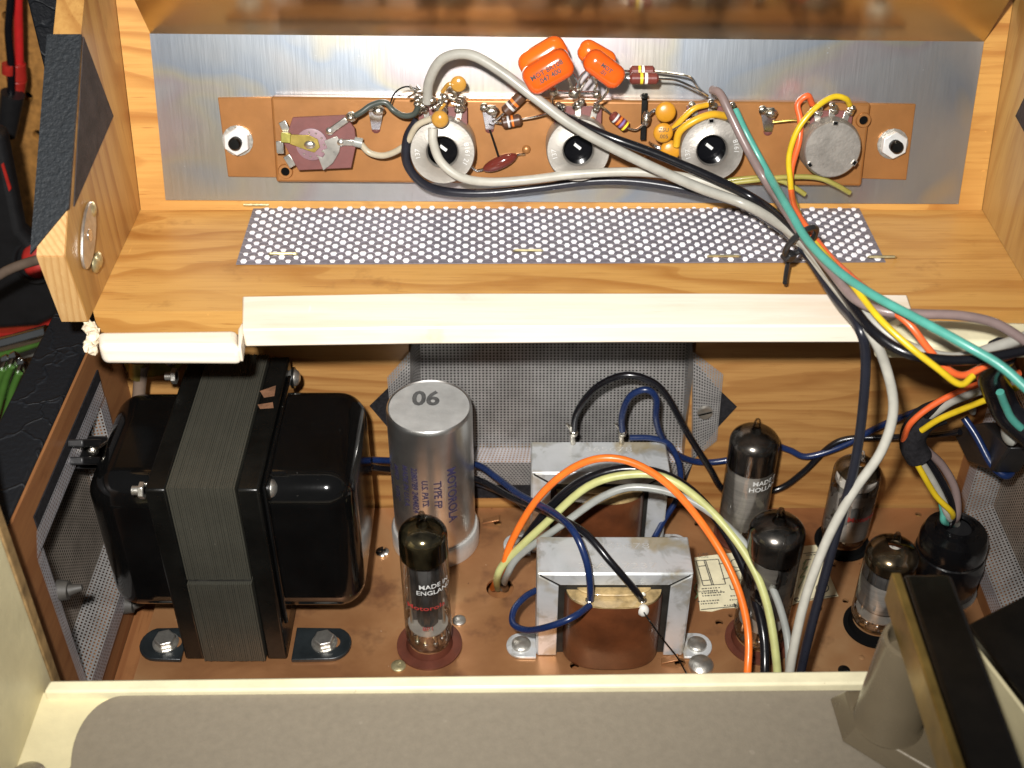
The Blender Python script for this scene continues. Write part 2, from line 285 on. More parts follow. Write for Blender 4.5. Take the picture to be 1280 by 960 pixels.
# ------------------------------------------------------------------ mesh builder
def frame(axis):
    z = axis.normalized(); a = V((0, 0, 1)) if abs(z.z) < .95 else V((1, 0, 0)); x = a.cross(z).normalized(); return x, z.cross(x), z
def crom(pts, n):
    P = [pts[0] * 2 - pts[1]] + list(pts) + [pts[-1] * 2 - pts[-2]]; out = []
    for i in range(1, len(P) - 2):
        a, b, c, d = P[i - 1:i + 3]
        for k in range(n):
            t = k / n; out.append(.5 * ((2 * b) + (c - a) * t + (2 * a - 5 * b + 4 * c - d) * t * t + (3 * b - a - 3 * c + d) * t ** 3))
    return out + [P[-2]]
class MB:
    def __init__(s): s.v = []; s.f = []
    def add(s, vs, fs): n = len(s.v); s.v += [V(p) for p in vs]; s.f += [[i + n for i in f] for f in fs]; return s
    def box(s, c, sz, ax=None):
        x, y, z = ax if ax else (V((1, 0, 0)), V((0, 1, 0)), V((0, 0, 1))); c = V(c)
        vs = [c + x * (sz[0] / 2 * i) + y * (sz[1] / 2 * j) + z * (sz[2] / 2 * k) for k in (-1, 1) for j in (-1, 1) for i in (-1, 1)]
        return s.add(vs, [[0, 2, 3, 1], [4, 5, 7, 6], [0, 1, 5, 4], [2, 6, 7, 3], [0, 4, 6, 2], [1, 3, 7, 5]])
    def bb(s, a, b): a, b = V(a), V(b); return s.box((a + b) / 2, [abs(q) for q in (b - a)])
    def lathe(s, o, axis, prof, n=32, cap=True, x=None):
        X, Y, Z = frame(axis); o = V(o); vs = []; fs = []
        for r, h in prof:
            for k in range(n):
                a = 2 * math.pi * k / n; vs.append(o + Z * h + (X * math.cos(a) + Y * math.sin(a)) * r)
        for i in range(len(prof) - 1):
            for k in range(n):
                k2 = (k + 1) % n; fs.append([i * n + k, i * n + k2, (i + 1) * n + k2, (i + 1) * n + k])
        if cap: fs.append(list(range(n))[::-1]); fs.append([(len(prof) - 1) * n + k for k in range(n)])
        return s.add(vs, fs)
    def cyl(s, a, b, r, r2=None, n=20): a, b = V(a), V(b); return s.lathe(a, b - a, [(r, 0), (r if r2 is None else r2, (b - a).length)], n)
    def prism(s, poly, vec):
        n = len(poly); vec = V(vec); vs = [V(p) for p in poly] + [V(p) + vec for p in poly]
        return s.add(vs, [list(range(n)), list(range(n, 2 * n))[::-1]] + [[i, i + n, (i + 1) % n + n, (i + 1) % n] for i in range(n)])
    def tube(s, pts, r, n=10, sub=6, smooth=True, r2=None):
        p = crom([V(q) for q in pts], sub) if smooth and len(pts) > 2 else [V(q) for q in pts]
        T = [(p[min(i + 1, len(p) - 1)] - p[max(i - 1, 0)]).normalized() for i in range(len(p))]
        x, y, z = frame(T[0]); vs = []; fs = []
        for i, q in enumerate(p):
            x = (x - T[i] * x.dot(T[i])).normalized(); y = T[i].cross(x)
            rr = r if r2 is None else r + (r2 - r) * i / (len(p) - 1)
            for k in range(n): a = 2 * math.pi * k / n; vs.append(q + (x * math.cos(a) + y * math.sin(a)) * rr)
        for i in range(len(p) - 1):
            for k in range(n): k2 = (k + 1) % n; fs.append([i * n + k, i * n + k2, (i + 1) * n + k2, (i + 1) * n + k])
        fs += [list(range(n))[::-1], [(len(p) - 1) * n + k for k in range(n)]]
        return s.add(vs, fs)
    def ball(s, c, r, n=12, m=8, sq=(1, 1, 1), ax=None):
        x, y, z = ax if ax else (V((1, 0, 0)), V((0, 1, 0)), V((0, 0, 1))); c = V(c); vs = [c - z * r * sq[2]]; fs = []
        for j in range(1, m):
            t = math.pi * j / m - math.pi / 2
            for k in range(n): a = 2 * math.pi * k / n; vs.append(c + (x * math.cos(a) * sq[0] + y * math.sin(a) * sq[1]) * (r * math.cos(t)) + z * (r * sq[2] * math.sin(t)))
        vs.append(c + z * r * sq[2]); e = len(vs) - 1
        for k in range(n):
            k2 = (k + 1) % n; fs.append([0, 1 + k2, 1 + k]); fs.append([e, 1 + (m - 2) * n + k, 1 + (m - 2) * n + k2])
            for j in range(m - 2): fs.append([1 + j * n + k, 1 + j * n + k2, 1 + (j + 1) * n + k2, 1 + (j + 1) * n + k])
        return s.add(vs, fs)
    def quad_strips(s, a, b, c, d, nu, nv, wu, wv, off):
        # perforated sheet a-b-c-d: bars both ways, the second set a hair proud
        a, b, c, d = V(a), V(b), V(c), V(d); nrm = (b - a).cross(d - a).normalized() * off
        def P(u, v): return a * (1 - u) * (1 - v) + b * u * (1 - v) + c * u * v + d * (1 - u) * v
        for i in range(nu + 1):
            u0 = max(0, (i - wu / 2) / nu); u1 = min(1, (i + wu / 2) / nu); s.add([P(u0, 0), P(u1, 0), P(u1, 1), P(u0, 1)], [[0, 1, 2, 3]])
        for j in range(nv + 1):
            v0 = max(0, (j - wv / 2) / nv); v1 = min(1, (j + wv / 2) / nv); s.add([P(0, v0) + nrm, P(1, v0) + nrm, P(1, v1) + nrm, P(0, v1) + nrm], [[0, 1, 2, 3]])
        return s
ORG = {}
def obj(name, mb, m, parent=None, smooth=40, bevel=0.0, seg=2, org=None):
    if parent is not None: og = ORG[parent]
    elif org is not None: og = V(org)
    else:
        xs = [p.x for p in mb.v]; ys = [p.y for p in mb.v]; zs = [p.z for p in mb.v]; og = V(((min(xs) + max(xs)) / 2, (min(ys) + max(ys)) / 2, min(zs)))
    me = bpy.data.meshes.new(name); me.from_pydata([p - og for p in mb.v], [], mb.f)
    bm = bmesh.new(); bm.from_mesh(me); bmesh.ops.recalc_face_normals(bm, faces=bm.faces); bm.to_mesh(me); bm.free()
    me.materials.append(MATS[m]); o = bpy.data.objects.new(name, me); COL.objects.link(o)
    if parent is not None: o.parent = parent
    else: o.location = og
    ORG[o] = og
    if smooth: me.shade_smooth(); me.set_sharp_from_angle(angle=R(smooth))
    if bevel:
        b = o.modifiers.new('bevel', 'BEVEL'); b.width = bevel; b.segments = seg; b.limit_method = 'ANGLE'; b.angle_limit = R(50)
    return o
def tag(o, label, cat, group=None, kind=None):
    if label: o['label'] = label
    if cat: o['category'] = cat
    if group: o['group'] = group
    if kind: o['kind'] = kind
    return o
def thing(name, loc, label, cat, group=None):
    o = bpy.data.objects.new(name, None); o.empty_display_size = .005; COL.objects.link(o); o.location = loc; ORG[o] = V(loc)
    return tag(o, label, cat, group)
def cut(o, mb):
    c = obj('cutter', mb, 'hole_black', smooth=0); m = o.modifiers.new('b', 'BOOLEAN'); m.object = c; m.operation = 'DIFFERENCE'; m.solver = 'EXACT'
    dg = bpy.context.evaluated_depsgraph_get(); me = bpy.data.meshes.new_from_object(o.evaluated_get(dg)); o.modifiers.clear(); old = o.data; o.data = me; me.name = old.name
    while len(me.materials) > 1: me.materials.pop()
    bpy.data.objects.remove(c)
def text(body, size, place, m, parent, name='printed_text', sx=1.0, align='CENTER', weight=0.0):
    cu = bpy.data.curves.new('t', 'FONT'); cu.body = body; cu.size = size; cu.align_x = align; cu.align_y = 'CENTER'; cu.resolution_u = 3; cu.offset = weight
    o = bpy.data.objects.new('t', cu); COL.objects.link(o); dg = bpy.context.evaluated_depsgraph_get()
    me = bpy.data.meshes.new_from_object(o.evaluated_get(dg)); mb = MB()
    mb.add([place(v.co.x * sx, v.co.y) for v in me.vertices], [list(p.vertices) for p in me.polygons])
    bpy.data.objects.remove(o); return obj(name, mb, m, parent, smooth=0)
def wire(name, pts, r, m, label, cat='wire', group=None, n=10):
    J = lambda: random.uniform(-.00045, .00045)
    pts = [p if i in (0, len(pts) - 1) else p + V((J(), J() * .6, J())) for i, p in enumerate(pts)]
    return tag(obj(name, MB().tube(pts, r, n), m, org=pts[0]), label, cat, group)

# ================================================================== setting
bench = MB().bb((-1.2, -.3, -.06), (1.2, .9, -.0305)); tag(obj('workbench_top', bench, 'bench'), 'dark brown workbench surface under the cabinet', 'workbench', kind='structure')
pb = obj('pegboard_wall', MB().bb((-.60, .66, -.0305), (.30, .665, .60)), 'hardboard', smooth=0); tag(pb, 'brown hardboard pegboard with rows of drilled holes', 'pegboard', kind='structure')
hc = MB(); a0 = OY(35, 121, .66)
for i in range(-3, 8):
    for j in range(-7, 9):
        x, z = a0.x + i * .0254 - .0254 * 2, a0.z + j * .0254 * .93
        if -.045 < x + .25 < .12 and z < .5: hc.cyl((x, .655, z), (x, .67, z), .0030, n=12)
cut(pb, hc)
tag(obj('wall_behind_pegboard', MB().bb((-.7, .675, -.06), (.4, .68, .7)), 'dark_void', smooth=0), 'dark wall seen through the pegboard holes', 'wall', kind='structure')

# ================================================================== the wooden cabinet
cab = thing('wooden_cabinet', (.02, .36, -.0305), 'open pine and plywood amplifier cabinet with black vinyl covered outer edges', 'cabinet')
LX, RX, BY = -.160, .197, .410
obj('base_board', MB().bb((LX + .0003, .19, -.030), (RX - .0003, BY - .0003, -.012)), 'pine_dark', cab)
# back wall with the vent opening
oa = OY(513, 470, BY); ob = OY(866, 470, BY); oz0 = OY(690, 578, BY).z; oz1 = .112
def holed(name, axis, p0, p1, a0, a1, b0, b1, z0, z1, m):
    """wall slab between p0 and p1 along axis 'X' or 'Y' thickness; opening a0..a1 x z0..z1 inside b0..b1"""
    mb = MB()
    def seg(s0, s1, za, zb):
        if axis == 'Y': mb.bb((s0, p0, za), (s1, p1, zb))
        else: mb.bb((p0, s0, za), (p1, s1, zb))
    Z0, Z1 = -.0298, z1[1]
    seg(b0, a0, Z0, Z1); seg(a1, b1, Z0, Z1); seg(a0, a1, Z0, z0); seg(a0, a1, z1[0], Z1)
    return obj(name, mb, m, cab, smooth=0)
holed('back_wall', 'Y', BY, BY + .014, oa.x, ob.x, LX - .004, RX + .004, oz0, (oz1, .1295), 'pine_back')
ly0, ly1 = .2990, .3740; lz0, lz1 = .0115, .086
lw = holed('left_wall', 'X', LX - .016, LX, ly0, ly1, .19, BY - .0003, lz0, (lz1, .109), 'pine_dark')
rw = holed('right_wall', 'X', RX, RX + .026, .300, .392, .19, BY - .0003, .012, (.088, .109), 'pine_dark')
obj('vinyl_band', MB().bb((LX - .0195, .19, .1092), (LX - .0005, .4098, .1112)).bb((LX - .0200, .19, -.03), (LX - .0164, .4096, .1090)), 'vinyl_crackle', cab, bevel=.0012)
obj('vinyl_band', MB().bb((RX + .0005, .19, .1092), (RX + .031, .44, .1112)), 'vinyl_crackle', cab, bevel=.0012)
# shelf and sloping board of the control compartment
SL, SR = -.147, .186
obj('shelf_board', MB().bb((SL - .0003, .3615, .1300), (SR + .0003, .445, .140)), 'pine_floor', cab)
q = [PP(SL, -.004, 0), PP(SR, -.004, 0), PP(SR, .09, 0), PP(SL, .09, 0)]
obj('panel_board', MB().prism(q, EN * -.010), 'ply_panel', cab)
prof = [(.3555, .1402), (.350, .170), (.362, .181), (.409, .2214), (.428, .236), (.452, .262), (.50, .262), (.50, .131), (.4455, .131), (.4455, .1402)]
obj('side_board', MB().prism([(SL - .0002, y, z) for y, z in prof], (-.0095, 0, 0)), 'ply_side', cab, smooth=0)
obj('side_board', MB().prism([(SR + .0002, y, z) for y, z in prof], (.0095, 0, 0)), 'ply_right', cab, smooth=0)
# bare plywood edge of the left board (laminations seen end on)
ed = MB(); e0, e1, e2 = V((0, .3555, .1402)), V((0, .350, .170)), V((0, .362, .181))
for a, b, nn in ((e0, e1, V((0, -.98, -.18))), (e1, e2, V((0, -.68, .73)))):
    n_ = nn.normalized() * .0005; x0, x1 = V((SL - .0004, 0, 0)), V((SL - .0095, 0, 0))
    ed.prism([a + x0, b + x0, b + x1, a + x1], n_)
obj('plywood_edge', ed, 'ply_edge', cab, smooth=0)
bd = MB(); p1, p2, p3 = V((0, .362, .181)), V((0, .409, .2214)), V((0, .428, .236)); n_ = V((0, -.65, .76)) * .0007
bd.prism([p1 + V((SL + .0003, 0, 0)), p2 + V((SL + .0003, 0, 0)), p2 + V((SL - .0114, 0, 0)), p1 + V((SL - .0114, -.0118, -.0106))], n_ * 1.6)
obj('vinyl_edge', bd, 'vinyl_band', cab, smooth=0)
obj('vinyl_flap', MB().prism([OX(105, 46, SL + .0003), OX(142, 145, SL + .0003), OX(93, 258, SL + .0003)], (-.0004, 0, 0)), 'vinyl_flap', cab, smooth=0)
fl = [OX(105, 46, SL), OX(142, 145, SL), OX(93, 258, SL)]
obj('vinyl_flap', MB().prism([(SR - .0003, p.y, p.z) for p in fl], (.0004, 0, 0)), 'vinyl_flap', cab, smooth=0)
for X_, sg in ((SL, 1), (SR, -1)):
    def L(px, py, h=0): p = OX(px, py, SL); return V((X_ + sg * h, p.y, p.z))
    c = L(108, 294); ax_ = V((sg, 0, 0))
    up = (L(112, 270) - L(106, 325)).normalized(); sd = ax_.cross(up)
    pl = [c + up * (math.cos(t) * (.0125 if abs(math.cos(t)) > .5 else .0105)) + sd * (math.sin(t) * .0062) + ax_ * .0001 for t in [i * math.pi / 12 for i in range(24)]]
    lp = obj('latch_plate', MB().prism(pl, ax_ * .0011), 'zinc_screw', cab, bevel=.0003)
    obj('latch_hole', MB().cyl(c + ax_ * .0006, c + ax_ * .0014, .0022, n=14), 'bright_tin', lp)
    for (qx, qy) in ((113, 262), (117, 331), (121, 325)):
        obj('screw_head', MB().ball(L(qx, qy, .0006), .0030, 12, 6, (.45, 1, 1)), 'brass_screw', lp)
obj('lid_panel', MB().bb((-.187, .470, -.03), (-.1558, .484, .36)), 'vinyl_crackle', cab, bevel=.001)
# unfinished strips along the shelf's front edge
def slab(px, ztop, zbot): t = [OZ(x, y, ztop) for x, y in px]; return MB().prism(t, (0, 0, zbot - ztop))
obj('front_strip', slab([(303, 370), (520, 366), (900, 366), (1134, 368), (1141, 390), (1100, 405), (1078, 407), (800, 407), (520, 409), (303, 412)], .1455, .1383), 'pine_raw', cab, bevel=.0006)
obj('front_strip', slab([(121, 413), (297, 411), (296, 424), (300, 434), (123, 433)], .1435, .1355), 'pine_raw', cab, bevel=.0022, seg=4)
obj('front_strip', MB().prism([OZ(297.5, 411, .1433), OZ(303, 402, .1433), OZ(304, 415, .1433), OZ(301, 433, .1433), OZ(297.5, 433, .1433)], (0, 0, -.0065)), 'pine_raw', cab, bevel=.0008)
obj('front_strip', slab([(1096, 409), (1145, 397), (1300, 402), (1330, 428), (1096, 428)], .1415, .1340), 'cream_edge', cab, bevel=.002, seg=3)
cm = MB()
for k in range(16):
    q_ = OZ(random.uniform(110, 121), random.uniform(404, 440), random.uniform(.1385, .1425)); n0 = len(cm.v); cm.ball(q_, random.uniform(.0011, .0024), 6, 4)
    for w_ in range(n0, len(cm.v)): cm.v[w_] = cm.v[w_] + V((random.uniform(-1, 1), random.uniform(-1, 1), random.uniform(-1, 1))) * .0005
ck = obj('chipped_end', cm, 'raw_chip', cab, smooth=0); ck['kind'] = 'stuff'
# cream painted side panels in front
def cream_side(X_, sg, ytop):
    m = MB().bb((X_, .15, .03), (X_ - sg * .006, .2660, ytop))
    o = obj('cream_panel', m, 'cream_paint', cab, bevel=.0008)
    obj('panel_edge', MB().bb((X_ + sg * .0002, .2662, .03), (X_ - sg * .006, .2712, ytop)), 'hardboard_strip', cab, bevel=.0006)
cream_side(-.1528, 1, .16)
# cream corner block with the black top
bz = .100
tp_ = [OZ(1209, 780, bz), OZ(1296, 736, bz), V((.24, .17, bz)), OZ(1300, 897, bz)]
obj('corner_top', MB().prism(tp_, (0, 0, -.0035)), 'arm_black', cab, bevel=.0008)
cn_ = sum(tp_, V()) / 4
obj('cream_panel', MB().prism([cn_ + (p - cn_) * .985 + V((-.0006, -.0004, -.0037)) for p in tp_], (0, 0, -.034)), 'cream_paint', cab, bevel=.0006)

# ================================================================== turntable deck in front
DZ = .060
dk = thing('turntable_deck', (0, .21, .03), 'cream deck board with a rounded taupe mat along the front of the chassis well', 'deck')
pl = [OZ(52, 864, DZ), OZ(1200, 850, DZ), V((.176, .15, DZ)), V((-.1525, .15, DZ))]
obj('deck_board', MB().prism(pl, (0, 0, -.008)), 'cream_paint', dk, bevel=.0008)
obj('deck_lip', MB().prism([OZ(62, 850, DZ + .004), OZ(1205, 836, DZ + .004), OZ(1200, 853, DZ + .004), OZ(54, 865, DZ + .004)], (0, 0, -.0115)), 'cream_edge', dk, bevel=.0009)
arc = [(88 + 72 * (1 - math.cos(t)) + 0, 868 + 88 * (1 - math.sin(t))) for t in [i * math.pi / 2 / 14 for i in range(15)]]
mp = [OZ(x, y, DZ + .0018) for x, y in arc] + [OZ(1200, 861, DZ + .0018), V((.17, .152, DZ + .0018))] + [V((OZ(76, 960, DZ).x - .004, .152, DZ + .0018))]
obj('mat', MB().prism(mp, (0, 0, -.0016)), 'taupe_mat', dk, smooth=0, bevel=.0005)
sc_ = OZ(34, 975, DZ); obj('screw', MB().lathe(sc_, V((0, 0, 1)), [(.0062, .0001), (.006, .001), (.004, .002), (.0001, .0024)], 20), 'zinc_screw', dk)
# pedestal and post of the arm rest
ar = thing('arm_rest', OZ(1110, 900, DZ), 'taupe plastic arm rest post on a faceted pedestal', 'arm rest')
pz = DZ + .010; c_ = OZ(1115, 903, pz)
top = [OZ(1057, 863, pz), OZ(1071, 908, pz), OZ(1165, 962, pz), OZ(1290, 962, pz), OZ(1290, 858, pz)]
cen = sum(top, V()) / 5
bot = [V((cen.x + (p.x - cen.x) * 1.13, cen.y + (p.y - cen.y) * 1.22, DZ + .002)) for p in top]
mb = MB(); mb.add(top + bot, [[0, 1, 2, 3, 4], [9, 8, 7, 6, 5]] + [[i, i + 5, (i + 1) % 5 + 5, (i + 1) % 5] for i in range(5)])
obj('pedestal', mb, 'taupe_plastic', ar, smooth=0, bevel=.0008, seg=3)
pc = OZ(1110, 900, pz)
obj('post', MB().lathe(pc, V((0, 0, 1)), [(.0108, 0), (.0104, .001), (.0086, .036), (.0082, .0375), (.0070, .038), (.0066, .0372), (.0064, .030)], 40), 'taupe_plastic', ar)
# tone arm lying across the rest
za = pz + .0395
ta = thing('tone_arm', (pc.x, .20, za), 'glossy black tone arm with brass coloured side lying across its rest post', 'tone arm')
e0, e1 = OZ(1122, 716, za + .012), OZ(1188, 712, za + .012)
obj('arm_top', MB().bb((e0.x + .0015, .08, za + .0035), (e1.x, e0.y, za + .012)), 'arm_black', ta, bevel=.0015, seg=3)
obj('arm_side', MB().bb((e0.x - .0018, .08, za), (e0.x + .0012, e0.y + .0005, za + .0118)), 'arm_brass', ta, bevel=.0006)
obj('arm_underside', MB().bb((e0.x + .0014, .08, za), (e1.x - .0004, e0.y - .0006, za + .0033)), 'arm_brass', ta)

# ================================================================== zinc plated panel sheet with bent top flange
zs = thing('panel_sheet', PP(.02, .002, .001), 'zinc plated steel sheet with iridescent stains and mirror bright bent top', 'metal sheet')
c1, c2, c3, c4 = PN(187, 42, .0012), PN(1230, 52, .0012), PN(1198, 255, .0012), PN(207, 250, .0012)
obj('sheet', MB().prism([c1, c2, c3, c4], EN * -.0009), 'zinc_sheet', zs, smooth=0)
fd = V((0, -math.cos(R(57)), math.sin(R(57)))) * .04
obj('flange', MB().prism([c1 + EX * .0003, c2, c2 + fd, c1 + fd], V((0, .0009, .0003))), 'mirror_tin', zs, smooth=0)

# ================================================================== expanded metal vent on the shelf
vz = .1403
vent = thing('expanded_metal_vent', OZ(700, 300, vz), 'bright expanded metal strip stapled flat on the wooden shelf', 'vent screen')
a, b, c, d = OZ(318, 257, vz), OZ(1070, 253, vz), OZ(1107, 328, vz), OZ(295, 331, vz)
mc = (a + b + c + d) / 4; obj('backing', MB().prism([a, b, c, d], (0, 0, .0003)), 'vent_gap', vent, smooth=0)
pads = MB(); strands = MB(); NR, NC = 17, 44
def PB(u, v): return a * (1 - u) * (1 - v) + b * u * (1 - v) + c * u * v + d * (1 - u) * v
for j in range(NR):
    for i in range(NC + (j % 2)):
        u = (i + .5 - .5 * (j % 2)) / NC; v = (j + .5) / NR
        if not .003 < u < .997: continue
        p = PB(u, v) + V((random.uniform(-.00012, .00012), random.uniform(-.0001, .0001), .0007)); sz_ = random.uniform(.86, 1.14); hx, hy = .00118 * sz_, .00098 * sz_; tl = random.uniform(.0001, .0007)
        ring = [V((hx, 0, .0001)), V((hx * .55, hy * .8, tl)), V((-hx * .55, hy * .8, tl)), V((-hx, 0, .0001)), V((-hx * .55, -hy * .8, -.0003)), V((hx * .55, -hy * .8, -.0003))]
        pads.add([p + r_ for r_ in ring] + [p + V((0, -.0002, .00042))], [[k, (k + 1) % 6, 6] for k in range(6)])
        for sx in (-1, 1):   # strands to the next row
            strands.add([p + V((sx * hx * .4, hy * .5, -.0001)), p + V((sx * hx * .9, hy * .2, -.0001)), p + V((sx * .00285, .0015, -.0004)), p + V((sx * .0024, .0021, -.0004))], [[0, 1, 2, 3]])
po = obj('knuckles', pads, 'knuckle_glint', vent, smooth=60); po['kind'] = 'stuff'; po = obj('strand_mesh', strands, 'vent_strand', vent, smooth=60); po['kind'] = 'stuff'
for (x0, x1, y) in ((336, 372, 317), (642, 678, 313), (884, 925, 320), (1085, 1120, 321), (303, 338, 256)):
    obj('staple', MB().tube([OZ(x0, y + 1, vz + .0001), OZ(x0 + 2, y, vz + .0019), OZ(x1 - 2, y, vz + .0019), OZ(x1, y + 1, vz + .0001)], .00055, 6, smooth=False), 'brass_screw', vent)

# ================================================================== perforated vent screens in the well
def screen(name, loc, label, quads, m):
    o = thing(name, loc, label, 'vent screen')
    for (nm, q4, pitch, mm) in quads:
        A, B, C, D = q4; nu = max(2, round(((B - A).length + (C - D).length) / 2 / pitch)); nv = max(2, round(((D - A).length + (C - B).length) / 2 / pitch))
        k = obj(nm, MB().quad_strips(A, B, C, D, nu, nv, .50, .50, .00006), mm, o, smooth=0); k['kind'] = 'stuff'
    return o
# rear screen: recessed tray
BYr = BY + .0075; P = .00150
ctl, ctr = OY(528, 446, BYr), OY(852, 446, BYr); cbr, cbl = OY(852, 560, BYr), OY(528, 560, BYr)
tz = .112
ctl.z = ctr.z = tz - .004
fy = BY - .0012
fl_t = lambda x, y: OY(x, y, fy)
quads = [('mesh_panel', (ctl, ctr, cbr, cbl), P, 'screen_steel'),
         ('sloped_edge', (cbl, cbr, fl_t(866, 578), fl_t(513, 578)), P, 'screen_lit'),
         ('rim', (fl_t(513, 578.4), fl_t(866, 578.4), fl_t(850, 606), fl_t(560, 606)), P, 'screen_steel'),
         ('sloped_edge', (ctr, fl_t(866, 440), fl_t(866, 577.5), cbr), P, 'screen_steel'),
         ('sloped_edge', (fl_t(513, 440), ctl, cbl, fl_t(513, 577.5)), P, 'screen_steel'),
         ('rim', (fl_t(866.4, 440), fl_t(904, 468), fl_t(896, 551), fl_t(866.4, 574)), P, 'screen_steel'),
         ('rim', (fl_t(484, 472), fl_t(512.6, 440), fl_t(512.6, 574), fl_t(492, 560)), P, 'screen_steel')]
scr = screen('perforated_screen', OY(690, 606, fy), 'wide square hole steel screen set in the rear wall behind the transformers', quads, 'screen_steel')
sp_ = OY(881, 515, fy - .0004); obj('screw', MB().cyl(sp_, sp_ - V((0, .0012, 0)), .0034, .0030, 20), 'zinc_screw', scr)
obj('screw_slot', MB().box(sp_ - V((0, .0013, 0)), (.0058, .0003, .0006), (V((.95, 0, .3)), V((0, 1, 0)), V((-.3, 0, .95)))), 'hole_black', scr)
felt = MB().prism([OY(x, y, BY - .0003) for x, y in ((462, 507), (492, 478), (514, 447), (514, 579), (866, 579), (866, 447), (896, 484), (921, 508), (896, 535), (880, 560), (850, 622), (560, 622), (495, 545))], (0, .0002, 0))
obj('dark_backing', MB().prism([(oa.x, BY + .0125, oz0), (ob.x, BY + .0125, oz0), (ob.x, BY + .0125, oz1), (oa.x, BY + .0125, oz1)], (0, .0005, 0)), 'dark_void', scr, smooth=0)  # dark sheet added behind the opening so the mesh holes turn black
for poly in (((462, 507), (492, 478), (513, 449), (513, 576), (497, 548)), ((866, 449), (896, 484), (921, 508), (896, 535), (866, 576)), ((513, 579), (866, 579), (850, 622), (560, 622))):
    obj('dark_backing', MB().prism([OY(x, y, BY - .0004) for x, y in poly], (0, -.0003, 0)), 'black_felt', scr, smooth=0)
# left screen
Pl = .00155
def side_screen(X_, sg, y0, y1, z0, z1, label, loc):
    Xi = X_ - sg * .009; Xf = X_ + sg * .0012
    F = lambda y, z: V((Xf, y, z)); I = lambda y, z: V((Xi, y, z))
    iy0, iy1, iz0, iz1 = y0 + .0015, y1 - .003, z0 + .008, z1 - .001
    ql = [('mesh_panel', (I(iy0, iz1), I(iy1, iz1), I(iy1, iz0), I(iy0, iz0)), Pl, 'screen_dark'),
          ('sloped_edge', (I(iy0, iz0), I(iy1, iz0), F(y1, z0), F(y0, z0)), Pl, 'screen_steel'),
          ('sloped_edge', (I(iy1, iz1), F(y1, z1), F(y1, z0), I(iy1, iz0)), Pl, 'screen_steel'),
          ('rim', (F(y0 - .006, z1 + .001), F(y1 + .006, z1 + .001), F(y1 + .006, z1 + .0085), F(y0 - .001, z1 + .0085)), Pl, 'screen_lit'),
          ('rim', (F(y0, z0), F(y1, z0), F(y1 + .001, z0 - .009), F(y0 - .004, z0 - .0095)), Pl, 'screen_lit'),
          ('rim', (F(y0 - .006, z1), F(y0, z1), F(y0, z0), F(y0 - .0045, z0 - .009)), Pl, 'screen_lit'),
          ('rim', (F(y1, z1), F(y1 + .007, z1), F(y1 + .007, z0 + .006), F(y1, z0)), Pl, 'screen_lit')]
    o = screen('perforated_screen', loc, label, ql, 'screen_steel')
    obj('dark_backing', MB().bb((Xi - sg * .003, y0, z0), (Xi - sg * .0035, y1, z1)), 'dark_void', o, smooth=0)  # added dark sheet stands in for the unlit space behind this mesh
    return o
ls = side_screen(LX, 1, ly0, ly1, lz0, lz1, 'bent dark mesh screen with rubber feet beside the big black transformer', (LX, .34, .012))
obj('felt_strip', MB().bb((LX + .0001, ly0 + .002, lz1 + .006), (LX + .0006, ly1 + .008, lz1 + .0125)), 'black_felt', ls, smooth=0)
for p in (OX(72, 738, LX), OX(155, 756, LX)):
    obj('rubber_plug', MB().cyl(p, p + V((.0040, 0, 0)), .0040, .0034, 12).cyl(p + V((.0040, 0, 0)), p + V((.0085, .001, .0005)), .0022, .0012, 10), 'rubber_grey', ls)
rs = side_screen(RX, -1, .300, .392, .012, .088, 'dark mesh screen behind the black cable plug', (RX, .345, .012))


# ================================================================== copper control plate
hb = .0070
cp = thing('control_plate', PN(700, 225, .003), 'long copper coloured control plate with stepped end tabs carrying all the controls', 'control plate')
S = lambda n: [PN(x, y, n) for x, y in ()]
obj('tab', MB().prism([PN(x, y, .0026) for x, y in ((272, 122), (342, 121), (347, 222), (285, 221))], EN * -.0012), 'copper_plate', cp, bevel=.0003)
obj('tab', MB().prism([PN(x, y, .0026) for x, y in ((1078, 129), (1145, 130), (1133, 225), (1072, 223))], EN * -.0012), 'copper_plate', cp, bevel=.0003)
obj('plate', MB().prism([PN(x, y, hb) for x, y in ((338, 121), (1089, 129), (1077, 233), (345, 228))], EN * -(hb - .0016)), 'copper_plate', cp, bevel=.0011, seg=3)
def hexnut(px, py, h, parent, r=.0053):
    c = PN(px, py, h); vs = [c + (EX * math.cos(t) + EU * math.sin(t)) * r for t in [i * math.pi / 3 + .5 for i in range(6)]]
    obj('washer', MB().lathe(c - EN * .0007, EN, [(r * 1.12, 0), (r * 1.12, .0006)], 16), 'zinc_screw', parent, smooth=0)
    obj('nut', MB().prism(vs, EN * .0030), 'nut_zinc', parent, bevel=.0004)
    obj('bolt', MB().lathe(c, EN, [(.0024, 0), (.0024, .0062), (.0019, .0068)], 16), 'flange_black', parent)
hexnut(297, 176, .0034, cp); hexnut(1116, 180, .0034, cp)
for px, py in ((357, 214), (1079, 150)):
    c = PN(px, py, hb); obj('eyelet', MB().lathe(c, EN, [(.0030, .0), (.0026, .0009), (.0017, .0009), (.0016, .0001)], 18, cap=False), 'copper_plate', cp)
    obj('eyelet_hole', MB().lathe(c, EN, [(.0016, .0), (.0016, .0003)], 14), 'hole_black', cp)
